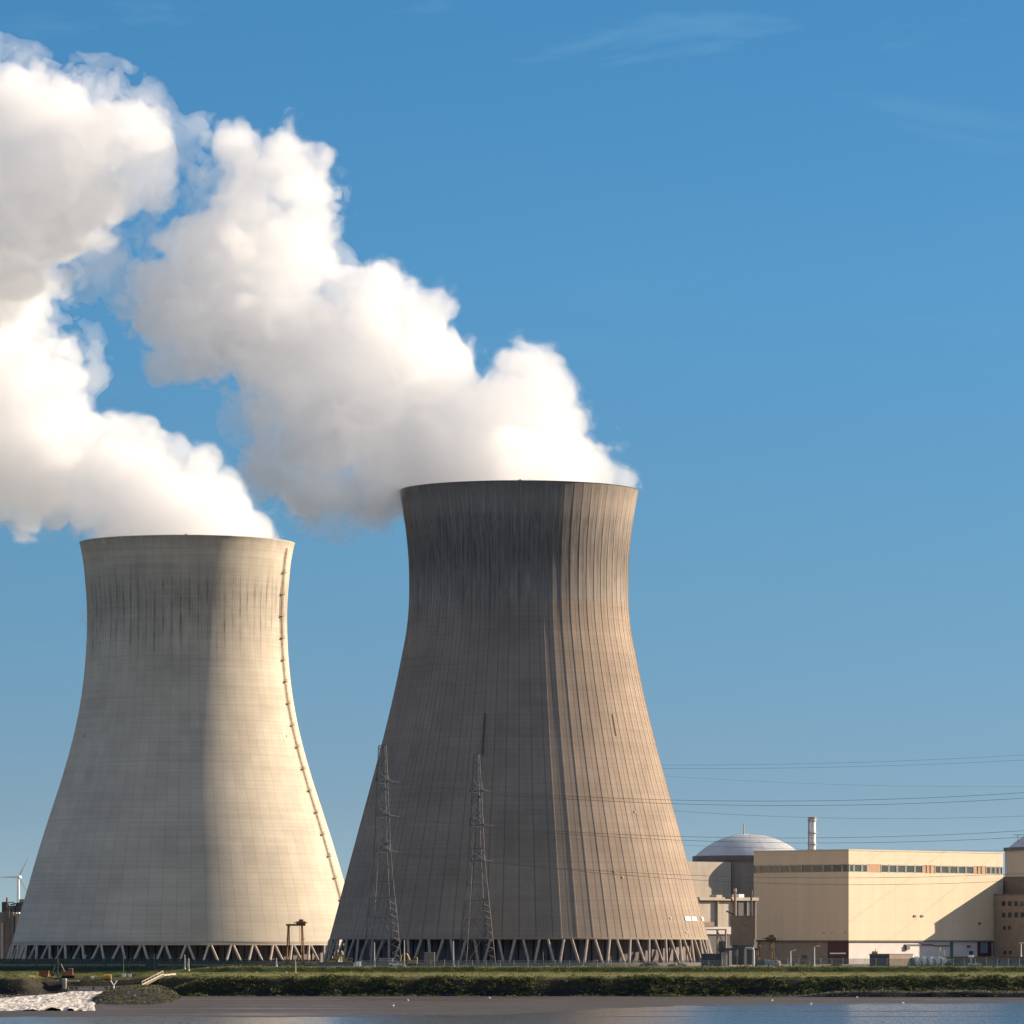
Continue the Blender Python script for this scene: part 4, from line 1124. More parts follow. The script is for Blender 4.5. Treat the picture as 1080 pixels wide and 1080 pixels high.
pl = thing('concrete_pier', 'short pale concrete pier standing right of the brown tower struts', 'pier', (X(763.8,1708), 1708, 0))
mb = MB(); mb.rbox(-.75, .75, -.8, .8, 0, Z(1006.5,1708), .08); mb.build('column', M['concrete_l'], pl)
mb = MB(); mb.box(-.95, .95, -.95, .95, Z(1006.5,1708)+.003, Z(1005.7,1708)); mb.build('cap', M['concrete'], pl)
mb = MB(); mb.box(-7.5, -.9, .5, 4, 0, 4.2); tag(mb.build('wall_segment', M['steel_d'], pl), 'dark wall behind the pier')
# ------------------------------------------------------------------ left building behind the pale tower
lb = thing('pumping_station', 'grey concrete block with rooftop machinery cut off by the left frame edge', 'building', (X(0,2090), 2090, 0))
def bx(px): return X(px,2090)-X(0,2090)
zr = Z(962,2090)
mb = MB(); mb.box(bx(-30), bx(14), 0, 16, 0, zr); mb.build('wall', M['concrete_d'], lb)
mb = MB(); mb.box(bx(14)+.003, bx(34), .8, 16, 0, zr-.6); tag(mb.build('side_wall', M['concrete'], lb), 'lighter set-back wall')
mb = MB(); mb.box(bx(4.6), bx(10.2), -.8, -.003, 0, zr+.4); mb.build('pilaster', M['brick_d'], lb)
mb = MB(); mb.box(bx(14.6), bx(16), .5, .796, 9, zr-1.5); mb.build('slot', M['steel_d'], lb)
mb = MB(); mb.cyl(bx(2.4), -.9, 0, Z(973,2090), .55, n=10); mb.build('downpipe', M['concrete_l'], lb)
mb = MB(); mb.bar((bx(6.8), 2, zr), (bx(6.8), 2, Z(946.5,2090)), .35, 6); mb.build('mast', M['rust'], lb)
mb = MB()
for i, (a, b, c, d) in enumerate(((2,8,962,951.5),(9,15,962,955),(15.5,22,962,953),(21,23,962,951))):
    mb.box(bx(a), bx(b), 2+i*.7, 6+i*.7, zr+.003*(i+1), Z(d,2090))
mb.build('roof_machine', M['steel_d'], lb)
mb = MB(); mb.path([(bx(1.5),3,zr),(bx(1.5),3,Z(951.5,2090)),(bx(14),3,Z(951.5,2090)),(bx(14),3,zr)], .2, 5); mb.path([(bx(10),3,Z(954,2090)),(bx(22),3,Z(951.8,2090))], .3, 5); mb.build('roof_pipe', M['green_p'], lb)
mb = MB(); mb.box(bx(19), bx(32), 5, 12, zr+.01, Z(948.2,2090)); tag(mb.build('penthouse', M['concrete'], lb), 'square penthouse on the roof')
# wind turbine
WD = 7000.0
ws = WD/F
hz = Z(924.8, WD); hx = X(20.3, WD)
wtb = thing('wind_turbine', 'distant white wind turbine left of the pale cooling tower', 'wind turbine', (hx, WD, 0))
mb = MB(); mb.cyl(-1.5, 3, 0, hz-1.5, 3.0, 1.7, n=16); mb.build('tower', M['white_p'], wtb, smooth=False)
mb = MB(); mb.rbox(-2.4, 2.0, -3.5, 9, hz-2, hz+2, .6); mb.build('nacelle', M['white_p'], wtb)
mb = MB(); mb.sphere((0, -4.2, hz), 2.0, 12, 8); hub = mb.build('hub', M['white_p'], wtb)
for ang in (181, 64, -61):
    mb = MB(); a = R(ang); d = Vector((math.cos(a), 0, math.sin(a))); n_ = Vector((-math.sin(a), 0, math.cos(a)))
    L = 30.0; pr = [(0, .9), (.12, 1.5), (.25, 1.6), (.6, .95), (.9, .5), (1, .15)]
    def ring(t, w):
        c = d*(L*t) + Vector((0, -4.6, hz)); return [c + n_*w, c + Vector((0,-.35*w,0)) , c - n_*w*.8, c + Vector((0,.35*w,0))]
    vs = []; fs = []
    for t, w in pr: vs += ring(t, w)
    for i in range(len(pr)-1):
        for k in range(4): fs.append((i*4+k, i*4+(k+1) % 4, (i+1)*4+(k+1) % 4, (i+1)*4+k))
    fs += [(0,1,2,3), tuple(len(vs)-1-k for k in range(4))]
    mb.add(vs, fs); b = mb.build('blade', M['white_p'], hub)
    if ang == 181:
        mb = MB(); mb.bar(d*(L*.88)+Vector((0,-4.6,hz)), d*(L*1.0)+Vector((0,-4.6,hz)), 1.3, 6, .5); mb.build('blade_tip', M['red'], b)
# ------------------------------------------------------------------ lattice pylons
def pylon(label, D, widths, arms, seed):
    """widths: (row, left px, right px) from top to bottom"""
    pc = (widths[-1][1] + widths[-1][2])/2; s = D/F
    root = thing('lattice_pylon', label, 'pylon', (X(pc, D), D, 0), R(17))
    lv = [((Z(r, D)), (a-pc)*s*.8, (b-pc)*s*.8, (b-a)*s/2*.8) for r, a, b in widths]
    lv[-1] = (0.0,) + lv[-1][1:]
    def at(z):
        zs = [l[0] for l in lv][::-1]
        return [float(np.interp(z, zs, [l[k] for l in lv][::-1])) for k in (1, 2, 3)]
    zs = [lv[-1][0]]; ztop = lv[0][0]
    while zs[-1] < ztop - 1:
        l, r, h = at(zs[-1]); zs.append(min(ztop, zs[-1] + max(2.6, (r-l)*.82)))
    def corners(z):
        l, r, h = at(z); return [(l,-h,z),(r,-h,z),(r,h,z),(l,h,z)]
    for k in range(4):
        mb = MB(); cs = [corners(z)[k] for z in zs]
        mb.path(cs, .12, 4); mb.build('leg', M['pylon'], root)
    mb = MB(); lit = MB()
    for i, (z0, z1) in enumerate(zip(zs, zs[1:])):
        c0, c1 = corners(z0), corners(z1)
        l, r, h = at(z0); big = (r-l) > 7
        for k in range(4):
            a0, b0, a1, b1 = Vector(c0[k]), Vector(c0[(k+1) % 4]), Vector(c1[k]), Vector(c1[(k+1) % 4])
            t = .065
            if big and k == 1:
                tgt = lit; q0 = 0
                for q in range(3):
                    e0 = a0.lerp(a1, q/3); e1 = b0.lerp(b1, (q+.5)/3); e2 = a0.lerp(a1, (q+1)/3)
                    lit.bar(e0, e1, .10); lit.bar(e1, e2, .08)
            elif big:
                mid = (a1+b1)/2
                mb.bar(a0, mid, t+.02); mb.bar(b0, mid, t+.02)
                for q in (.35, .7):
                    mb.bar(a0.lerp(a1, q), a0.lerp(mid, q), .07); mb.bar(b0.lerp(b1, q), b0.lerp(mid, q), .07)
                mb.bar(a1, b1, t+.03)
            else:
                if (i+k) % 2: mb.bar(a0, b1, t)
                else: mb.bar(b0, a1, t)
                if i % 3 == 0: mb.bar(a1, b1, .08)
    mb.build('bracing', M['pylon'], root); tag(lit.build('bracing', M['concrete_l'], root), 'right-face bracing in a paler tone for sunlight')  # sunlight on the right face put into a paler material
    for row in arms:
        z = Z(row, D); l, r, h = at(z); mb = MB(); L = 8.5
        for sg in (-1, 1):
            tip = Vector(((l+r)/2, sg*L, z+.3))
            for x in (l, r):
                mb.bar((x, sg*h, z), tip, .15); mb.bar((x, sg*h, z+3.0), tip, .13)
            for q in (.3, .6):
                pa = Vector((l, sg*h, z)).lerp(tip, q); pb_ = Vector((r, sg*h, z)).lerp(tip, q); mb.bar(pa, pb_, .08)
        for x in (l, r): mb.bar((x,-h,z),(x,h,z),.14)
        mb.bar((l,-h,z),(r,-h,z),.16)
        mb.build('crossarm', M['pylon'], root)
        mb = MB(); mb.box(l*.2+r*.8-.9, l*.2+r*.8+.7, -h-.35, -h-.16, z-.1, z+.3); mb.box(l+.2, l+1.1, -h-.35, -h-.16, z-.05, z+.2); mb.box(r-1.2, r-.2, -h-.35, -h-.16, z+3.3, z+3.6); mb.build('plate', M['concrete_l'], root)
        for sg in (-1, 1):
            mb = MB(); p0 = Vector(((l+r)/2, sg*L, z+.2))
            p1 = p0 + Vector((3.4, 0, -.5))
            for q in range(9): 
                mb.bar(p0.lerp(p1, q/9+.02), p0.lerp(p1, q/9+.08), .11, 8)
            mb.bar(p0, p1, .06); mb.build('insulator', M['concrete'], root)
    for k in range(4):
        c = corners(0)[k]; mb = MB(); mb.box(c[0]-.7, c[0]+.7, c[1]-.7, c[1]+.7, -.3, .5); mb.build('footing', M['concrete'], root)
    return root
pylon('grey lattice pylon further left in front of the brown tower', 1722,
      [(786,399.3,407.5),(815,398,408.6),(842,397,409.6),(868,396,411),(900,394.7,412.3),(939.5,391.6,416),(970,387.2,419.4),(1000,384,421.6),(1019,382,423.8)], (825, 861, 898), 1)
pylon('grey lattice pylon further right, left of the brown tower centre line', 1730,
      [(795.5,499.5,505.6),(815,498.6,506.6),(842,497.5,508.2),(870,496.2,509.5),(908,494.2,511.6),(948,490.6,515.6),(978,487.2,518.8),(1010,483.4,521.8),(1019,482.3,523)], (835, 870.8, 908), 2)
# ------------------------------------------------------------------ power lines
def cable(label, pts, D0, D1, rad=.06):
    """pts: (column, row); smooth curve through them, hanging in the air between pylons"""
    xs = np.array([p[0] for p in pts], float); ys = np.array([p[1] for p in pts], float)
    deg = min(2, len(pts)-1); c = np.polyfit(xs, ys, deg)
    P = []
    for px in np.linspace(xs[0], xs[-1], 40):
        D = D0 + (D1-D0)*(px-xs[0])/(xs[-1]-xs[0]); row = np.polyval(c, px)
        P.append(Vector((X(px, D), D, Z(row, D))))
    mb = MB(); mb.path(P, rad, 5); o = mb.build('power_line', M['cable'])
    return tag(o, label, 'power line', 'overhead power lines')
cable('lowest wire running from the right pylon over the cream hall wall', [(512,908.5),(597,916),(732,929),(895,933.5),(1058,928.5),(1200,920)], 1721, 1640)
cable('second lowest wire crossing the cream hall just below its windows', [(414,900),(509,908),(732,924),(895,926),(1058,921.5),(1200,914)], 1714, 1650)
cable('wire just touching the dome top, lower of the middle pair', [(512,872),(720,887.5),(810,888.5),(1080,881.3),(1200,875)], 1721, 1640)
cable('wire crossing the dome top, upper of the middle pair', [(414,862),(509,871),(589,878.5),(716,882.4),(850,883),(1080,875),(1200,868)], 1714, 1650)
cable('darker wire above the white stack, lower of the pair', [(512,836),(597,843),(708,848.3),(850,849.3),(1080,841),(1200,833)], 1721, 1640)
cable('darker wire above the white stack, upper of the pair', [(414,825.5),(521,835.4),(597,840),(708,844),(780,844.5),(1080,835),(1200,827)], 1714, 1650)
cable('wire passing level with the top of the white stack', [(650,850),(708,855),(860,863.5),(960,863),(1080,859.5),(1200,854)], 2080, 1980, .05)
cable('faint wire high in the sky, uppermost of all', [(640,806.5),(700,806.5),(880,805),(1080,796),(1200,788)], 2080, 1990, .045)
cable('faint wire high in the sky, second from the top', [(640,810),(700,810),(880,809.3),(1080,801.5),(1200,794)], 2080, 1990, .045)
cable('very faint wire below the two highest ones', [(640,814),(700,818),(860,827),(1080,829),(1200,827)], 2080, 1990, .03)
cable('thin wire low over the dome just above the hall roof', [(640,887),(718,891),(850,896),(1000,897),(1200,893)], 2080, 1990, .045)
# ------------------------------------------------------------------ gantry cranes
def gantry(label, D, pxl, pxr, rt, m, m2, ground=0.0, trolley=True):
    s = D/F; pc = (pxl+pxr)/2; hw = (pxr-pxl)/2*s; zt = Z(rt, D)-ground
    root = thing('gantry_crane', label, 'crane', (X(pc, D), D, ground))
    dp = 2.2
    for sg in (-1, 1):
        mb = MB()
        for y in (-dp, dp): mb.bar((sg*hw, y, 0), (sg*(hw-.5), y*.5, zt-.8), .24)
        mb.bar((sg*hw, -dp*.8, zt*.28), (sg*hw, dp*.8, zt*.28), .2); mb.bar((sg*hw-.2*sg, -dp*.6, zt*.62), (sg*hw-.2*sg, dp*.6, zt*.62), .2)
        for q in (.28, .62): mb.bar((sg*(hw-.9), 0, zt*q), (sg*(hw+.3), 0, zt*q), .22)
        mb.bar((sg*(hw-.9), 0, 0), (sg*(hw-.9), 0, zt-.8), .2)
        mb.build('leg', m, root)
        mb = MB()
        for y in (-dp, dp): mb.cyl(sg*hw, y, 0, .5, .35, n=8)
        mb.build('bogie', M['steel_d'], root)
    mb = MB(); mb.box(-hw-.3, hw+.6, -.5, .5, zt-.8, zt-.1); mb.build('beam', m2, root)
    if trolley:
        mb = MB(); mb.rbox(hw-2.8, hw+.8, -1, 1, zt-.096, zt+.9, .2); mb.box(hw-3.8, hw+1.3, -.3, .3, zt+.2, zt+.5); mb.box(hw-1.8, hw-.2, -.6, .6, zt+.904, zt+1.6)
        t = mb.build('trolley', m2, root)
        mb = MB(); mb.bar((hw-1.6,0,zt-.8),(hw-1.6,0,zt*.55),.06); mb.build('hoist_rope', M['steel_d'], t)
    return root
gantry('tall narrow gantry crane with a brown trolley in front of the pale tower', 1905, 302.5, 320.5, 974.2, M['rust'], M['rust'])
gantry('small rusty yellow gantry crane in front of the brick base of the cream hall', 1712, 798.3, 816.8, 991, M['rust'], M['rust'])
# ------------------------------------------------------------------ fences
def netting(name, col, dens):
    m = bpy.data.materials.new(name); m.use_nodes = True
    n, l = m.node_tree.nodes, m.node_tree.links
    b = n['Principled BSDF']; b.inputs['Base Color'].default_value = (*col, 1); b.inputs['Roughness'].default_value = .8
    b.inputs['Alpha'].default_value = dens
    return m
M['net_g'] = netting('green_welded_mesh', (.022,.052,.046), .62)
M['net_s'] = netting('grey_chain_link', (.22,.22,.20), .28)
def fence(label, px0, px1, D, z0, z1, net, post, step, bulge=0):
    x0, x1 = X(px0, D), X(px1, D)
    root = thing('fence', label, 'fence', (x0, D, z0))
    L = x1-x0; h = z1-z0
    mb = MB(); mb.box(0, L, -.02, .02, .05, h); mb.build('mesh_panel', net, root)
    n = int(L/step); src = None
    for i in range(n+1):
        if src is None:
            mb = MB(); mb.cyl(0, 0, 0, h+.15, .055, n=6); mb.cyl(0, 0, h+.15, h+.25, .08, .02, n=6)
            src = o = mb.build('post', post, root)
        else:
            o = src.copy(); COL.objects.link(o); o.parent = root
        o.location = (L*i/n, -.08, 0)
    mb = MB(); mb.bar((0,-.05,h),(L,-.05,h),.04); mb.build('top_rail', post, root)
fence('dark green mesh fence in front of the pale tower', -40, 197, 1705, -1.25, 2.5, M['net_g'], M['green_p'], 3.0)
fence('dark green mesh fence section right of the tall double lamp post', 198.5, 338, 1706, -.9, 2.2, M['net_g'], M['green_p'], 3.0)
fence('grey wire fence in front of the two towers base', 381, 762, 1700, -.02, 1.9, M['net_s'], M['steel'], 4.5)
fence('grey wire fence in front of the cream hall', 796, 1110, 1704, -.02, 2.5, M['net_s'], M['steel'], 3.6)
# ------------------------------------------------------------------ posts and lamps
def pole(label, px, r0, r1, D, m, rad=.14, head=None, cat='lamp post', name='lamp_post'):
    h = Z(r0, D)-Z(r1, D); zb = Z(r1, D) if D > 1712 else float(bank_h(np.array([X(px, D)]), np.array([D]))[0]); h = Z(r0, D)-zb
    root = thing(name, label, cat, (X(px, D), D, zb))
    mb = MB(); mb.cyl(0, 0, 0, h, rad*1.15, rad*.8, n=8); mb.cyl(0, 0, 0, .3, rad*2, rad*1.6, n=8); mb.build('pole', m, root)
    mb = MB()
    if head == 'T': mb.rbox(-.7, .7, -.25, .25, h+.003, h+.25, .06)
    elif head == 'L': mb.bar((0,0,h-.05), (1.1,0,h+.25), .07); mb.rbox(.8, 1.7, -.2, .2, h+.15, h+.35, .05)
    elif head == 'C': mb.rbox(-.35, .35, -.5, .2, h+.003, h+.55, .08)
    else: mb.cyl(0, 0, h, h+.15, rad*.9, rad*.3, n=8)
    mb.build('lamp_head' if head in ('T','L') else 'camera_head' if head == 'C' else 'cap', m, root)
    return root
PL = [('grey fence-height post nearest the left frame edge, before the pale tower', 38.3, 1009, 1023.5, 1706, 'concrete', None),
 ('grey post between the first post and the tall pole near the excavator', 54.6, 1009, 1023, 1706, 'concrete', None),
 ('tall dark bare pole rising beside the excavator', 60.8, 996, 1030, 1690, 'steel_d', None),
 ('short post with a pale camera box left of centre before the pale tower', 90, 1009, 1022, 1706, 'steel', 'C'),
 ('thin dark post between the camera post and the yellow hut', 111.5, 1010, 1023, 1706, 'steel_d', None),
 ('dark lamp post with flat head behind the white signs', 130, 1008, 1027, 1700, 'green_p', 'T'),
 ('dark lamp post with flat head near the small lit window hut', 162.3, 1007, 1022, 1706, 'green_p', 'T'),
 ('thick pale post at the join of the two green fences', 194.8, 1007.5, 1024, 1700, 'steel', None),
 ('shorter pale post just right of the thick fence-corner post', 199, 1011, 1027, 1690, 'steel', None),
 ('thin post in the fence below the left part of the gantry crane', 291.5, 1011, 1023.5, 1700, 'steel', None),
 ('white marker post below the gantry crane', 311.6, 1013, 1028.5, 1680, 'concrete_l', None),
 ('grey pole standing inside the left pylon legs', 394.8, 994, 1021, 1700, 'steel', None),
 ('grey pole right of the left pylon', 426.4, 992, 1021, 1700, 'steel', None),
 ('grey pole just left of the right pylon', 478.2, 993, 1020.5, 1700, 'steel', None),
 ('thin dark pole right of the right pylon before the brown tower struts', 572.6, 1004, 1019.5, 1700, 'steel_d', None),
 ('white lamp post in front of the brick base of the cream hall', 834, 1003, 1017, 1703, 'white_p', 'L'),
 ('taller white lamp post left of the maroon wall', 859, 998.5, 1017, 1702, 'white_p', 'L'),
 ('white lamp post in front of the office block at the right edge', 1077, 995, 1009, 1722, 'white_p', 'T')]
for lab, px, r0, r1, D, m, hd in PL:
    lamp = hd in ('T', 'L')
    pole(lab, px, r0, r1, D, M[m], .15 if lamp else .2, hd, 'lamp post' if lamp else 'post', 'lamp_post' if lamp else 'post')
# ------------------------------------------------------------------ things on the site
def block(name, label, cat, px0, px1, r0, r1, D, m, depth=2.5, extra=None, rz=0, z0=None):
    zb = Z(r1, D) if z0 is None else z0
    w = X(px1, D)-X(px0, D); h = Z(r0, D)-zb
    root = thing(name, label, cat, (X((px0+px1)/2, D), D, zb), rz)
    mb = MB(); mb.rbox(-w/2, w/2, 0, depth, 0, h, .06); mb.build('body', m, root)
    if extra: extra(root, w, h, depth)
    return root
def x_container(root, w, h, d):
    mb = MB(); n = int(w/.45)
    for i in range(n): mb.box(-w/2+.1+i*(w-.2)/n, -w/2+.1+(i+.5)*(w-.2)/n, -.07, -.003, .15, h-.15)
    mb.build('corrugation', M['bluegrey'], root)
    mb = MB(); mb.box(-w/2-.05, w/2+.05, -.1, d+.05, h+.003, h+.15); mb.build('lid', M['steel_d'], root)
block('container', 'long blue-grey corrugated container between the fence and the white cabinet', 'container', 334, 373.5, 1015.5, 1022, 1700, M['bluegrey'], 2.5, x_container)
def x_cab(root, w, h, d):
    mb = MB(); mb.box(-w/2+.1, w/2-.1, -.06, -.003, .1, h-.15); mb.build('door', M['white_p'], root)
    mb = MB(); mb.box(w/2-.3, w/2-.2, -.12, -.064, h*.45, h*.6); mb.build('handle', M['steel_d'], root)
block('cabinet', 'white upright cabinet at the right end of the blue-grey container', 'cabinet', 375, 380, 1014.3, 1021.8, 1698, M['white_p'], 1.5, x_cab)
def x_cube(root, w, h, d):
    mb = MB(); mb.box(-w/2-.12, w/2+.12, -.12, d+.12, h+.003, h+.2); mb.build('lid', M['concrete'], root)
    mb = MB()
    for i in range(1, 5): mb.box(-w/2+w*i/5-.04, -w/2+w*i/5+.04, -.03, -.003, .1, h-.1)
    mb.build('joint', M['concrete_d'], root)
block('concrete_block', 'squat brown concrete block inside the left pylon feet', 'block', 399.5, 414, 1011.2, 1021.3, 1702, M['brick'], 4, x_cube)
block('concrete_block', 'taller brown concrete block between the two pylons', 'block', 447.5, 458.5, 1005, 1020.3, 1706, M['brick'], 3.5, x_cube)
# construction machines
def digger(label, px, D, zb, s=1.0, col='yellow', flip=1, boom=1.0, group=None):
    root = thing('excavator', label, 'excavator', (X(px, D), D, zb if zb is not None else float(bank_h(np.array([X(px, D)]), np.array([D]))[0])), 0, group)
    f = flip
    for y in (-1.1, 1.1):
        mb = MB(); pts = [(-1.7,.1),(-1.9,.45),(-1.6,.85),(1.6,.85),(1.9,.45),(1.7,.1),(1.4,0),(-1.4,0)]
        mb.prism([(a*s, b*s) for a, b in pts], (y-.3)*s, (y+.3)*s); mb.build('track', M['rubber'], root)
    mb = MB(); mb.rbox(-1.9*s, 1.4*s, -1.2*s, 1.2*s, .95*s, 1.9*s, .12*s); mb.rbox(-1.9*s, -.9*s, -1.2*s, 1.2*s, 1.903*s, 2.25*s, .1*s); mb.build('body', M[col], root)
    mb = MB(); mb.rbox(.1*s, 1.4*s, -1.15*s, -.1*s, 1.903*s, 2.9*s, .12*s); cab = mb.build('cab', M[col], root)
    mb = MB(); mb.box(.25*s, 1.25*s, -1.2*s, -1.153*s, 2.1*s, 2.75*s); mb.build('window', M['glass'], cab)
    mb = MB(); a, b, c, d = Vector((1.0*f*s,.3*s,1.5*s)), Vector((2.2*f*s,.3*s,4.0*s*boom)), Vector((3.9*f*s,.3*s,3.6*s*boom)), Vector((4.5*f*s,.3*s,1.4*s))
    mb.bar(a, b, .3*s, 6, .26*s); mb.bar(b, c, .26*s, 6, .2*s); arm = mb.build('boom', M['steel_d' if col == 'orange' else col], root)
    mb = MB(); mb.bar(c, d, .2*s, 6, .16*s); mb.build('dipper', M['steel_d' if col == 'orange' else col], arm)
    mb = MB(); mb.prism([(d.x-.5*s,d.z),(d.x+.5*s,d.z),(d.x+.3*s,d.z-.8*s),(d.x-.5*s,d.z-.7*s)], d.y-.6*s, d.y+.6*s); mb.build('bucket', M['steel_d'], arm)
    return root
digger('orange excavator with a dark arm beside the tall bare pole above the outfall', 72.0, 1686, None, 1.15, 'orange', -1, 1.0)
digger('yellow excavator behind the left end of the blue-grey container', 350, 1722, 0, .95, 'yellow', 1)
digger('yellow excavator behind the right end of the blue-grey container', 368, 1724, 0, .9, 'yellow', -1)
digger('small yellow excavator between the left pylon and the tall concrete block', 436, 1716, 0, 1.0, 'yellow', -1, 1.05)
def wheel_part(root, x, y, r):
    mb = MB(); n = 14
    vs = [(x+r*math.cos(2*math.pi*i/n), yy, r+r*math.sin(2*math.pi*i/n)) for yy in (y-.12, y+.12) for i in range(n)]
    mb.add(vs, [(i,(i+1)%n,(i+1)%n+n,i+n) for i in range(n)]+[tuple(range(n)),tuple(range(2*n-1,n-1,-1))])
    w = mb.build('wheel', M['rubber'], root)
    mb = MB(); vs = [(x+r*.5*math.cos(2*math.pi*i/n), yy, r+r*.5*math.sin(2*math.pi*i/n)) for yy in (y-.15, y+.15) for i in range(n)]
    mb.add(vs, [(i,(i+1)%n,(i+1)%n+n,i+n) for i in range(n)]+[tuple(range(n)),tuple(range(2*n-1,n-1,-1))]); mb.build('rim', M['steel'], w)
def car(label, px, D, zb, m, van=False, name='parked_car', cat='car'):
    root = thing(name, label, cat, (X(px, D), D, zb))
    if van:
        body = [(-2.5,.35),(2.4,.35),(2.5,.9),(2.1,1.35),(1.4,2.05),(-2.4,2.15),(-2.5,2.0)]
        glass = [(1.0,1.3),(1.95,1.3),(1.35,1.95),(1.0,1.95)]
    else:
        body = [(-2.1,.35),(2.1,.35),(2.15,.75),(1.2,.95),(.55,1.42),(-1.0,1.45),(-1.7,1.0),(-2.15,.9)]
        glass = [(-1.45,.98),(1.0,.98),(.5,1.35),(-.95,1.38)]
    mb = MB(); mb.prism(body, -.85, .85); mb.build('body', m, root)
    mb = MB(); mb.prism(glass, -.87, .87); mb.build('window', M['glass'], root)
    for x in (-1.35, 1.35):
        for y in (-.8, .8): wheel_part(root, x, y, .33)
    for y in (-.6, .6):
        mb = MB(); mb.box(body[2][0]-.05, body[2][0]+.03, y-.15, y+.15, .6, .75); mb.build('headlight', M['white_p'], root)
car('white car parked right of the squat concrete block', 417, 1700, 0, M['white_p'])
car('green van parked under the small yellow gantry crane', 806, 1708, 0, M['green_p'], True, 'parked_van', 'van')
car('white van parked right of the green van', 814.5, 1705, 0, M['white_p'], True, 'parked_van', 'van')
car('pale car parked in front of the long low wall at the right', 1028, 1706, 0, M['white_p'])
def x_tank(root, w, h, d): pass
tk = thing('tank', 'small pale round tank right of the white van', 'tank', (X(820.5,1706), 1706, 0))
mb = MB(); mb.cyl(0, 0, .3, 1.6, .85, n=16); mb.cyl(0, 0, 1.6, 1.9, .85, .3, n=16); mb.build('shell', M['cream_l'], tk)
mb = MB(); mb.cyl(0, 0, 0, .296, .95, n=16); mb.build('plinth', M['concrete'], tk)
# low buildings in front of the hall
def low(name, label, pxl, pxc, pxr, row, D, mL, mR, cat='building'):
    """box whose corner points at the camera at column pxc"""
    c = math.sqrt(.5); s = D/F; h = Z(row, D)
    L = (pxc-pxl)*s/c; Rr = (pxr-pxc)*s/c
    root = thing(name, label, cat, (X(pxc, D), D, 0), R(45))
    mb = MB(); mb.box(0, Rr, 0, L, 0, h); mb.build('wall', mR, root)
    mb = MB(); mb.box(-.12, -.003, .1, L-.1, .1, h-.2); mb.build('gate', mL, root)
    mb = MB(); mb.box(-.15, Rr+.15, -.15, L+.15, h+.003, h+.3); mb.build('roof', M['concrete_d'], root)
    return root, h
lo, h = low('garage', 'low brown garage with a dark left side in front of the white wall', 918.5, 938, 965, 1006.8, 1722, M['steel_d'], M['brick'])
gd = thing('generator', 'small yellow machine standing on the roof of the low brown garage', 'machine', (X(922.8,1731), 1731, h+.3))
mb = MB(); mb.rbox(-1.0, .9, -.5, .5, .12, .8, .08); mb.build('body', M['yellow'], gd)
mb = MB(); mb.box(-1.0, .9, -.4, .4, 0, .117); mb.build('skid', M['steel_d'], gd)
mb = MB(); mb.cyl(.2, 0, .8, 1.6, .1, n=6); mb.build('exhaust', M['steel_d'], gd)
# green barrel-roofed tunnels
tu = thing('tunnel_shed', 'low green barrel-roofed shed with ribbed roof and white skylights', 'shed', (X(961,1712), 1712, 0), R(18))
n = 14; r = 2.9; Ln = 13.5; hh = 2.75
prof = [(math.cos(math.pi*i/n)*r, math.sin(math.pi*i/n)*hh) for i in range(n+1)]
mb = MB()
vs = [(0, -a, b) for a, b in prof] + [(Ln, -a, b) for a, b in prof]
mb.add(vs, [(i, i+1, i+n+2, i+n+1) for i in range(n)] + [tuple(range(n+1)), tuple(range(2*n+1, n, -1))]); mb.build('roof', M['bluegrey'], tu)
mb = MB(); vs = [(-.1, -a*.97, b*.97) for a, b in prof] + [(-.004, -a*.97, b*.97) for a, b in prof]
mb.add(vs, [(i, i+1, i+n+2, i+n+1) for i in range(n)] + [tuple(range(n+1)), tuple(range(2*n+1, n, -1))]); mb.build('end_wall', M['green_p'], tu)
for k in range(6):
    mb = MB(); x = .4+k*2.45
    mb.path([(x, -a*1.02, b*1.02) for a, b in prof], .14, 4); mb.build('rib', M['green_p'], tu)
for k in range(4):
    mb = MB(); x = 1.6+k*2.9; mb.box(x-.5, x+.5, -1.2, .2, 2.5, 3.2); mb.build('skylight', M['white_p'], tu)
lw = thing('long_wall', 'long low grey wall with a flat rust-brown roof edge at the far right', 'wall', (X(1004,1716), 1716, 0))
L = X(1130,1716)-X(1004,1716)
mb = MB(); mb.box(0, L, 0, 5, 0, 2.4); mb.build('wall', M['bluegrey'], lw)
mb = MB(); mb.box(-1.5, L, -.8, 5.5, 2.404, 3.2); mb.build('roof', M['rust'], lw)
for k in range(9):
    mb = MB(); mb.box(1+k*4.4, 2.8+k*4.4, -.06, -.003, .9, 1.9); mb.build('window', M['glass'], lw)
cu = block('rooftop_unit', 'small cream boxy unit standing on the left end of the long low wall roof', 'unit', 990.5, 996.5, 1002, 1009.4, 1718, M['cream_l'], 2, None)
mb = MB(); w = X(996.5,1718)-X(990.5,1718); mb.cyl(-w/2+.3, 1, 2.3, 3.3, .25, n=8); mb.build('vent_pipe', M['concrete_l'], cu)
mb = MB(); mb.box(-1.1, 1.1, -.6, -.003, 0, .5); mb.build('step', M['concrete'], cu)
wv = block('signboard', 'small white board standing before the long low wall', 'sign', 1021, 1027, 1007.3, 1009.7, 1712, M['white_p'], .3)
mb = MB(); mb.bar((0,.1,-3.0),(0,.1,.1),.08); mb.build('post', M['steel'], wv)
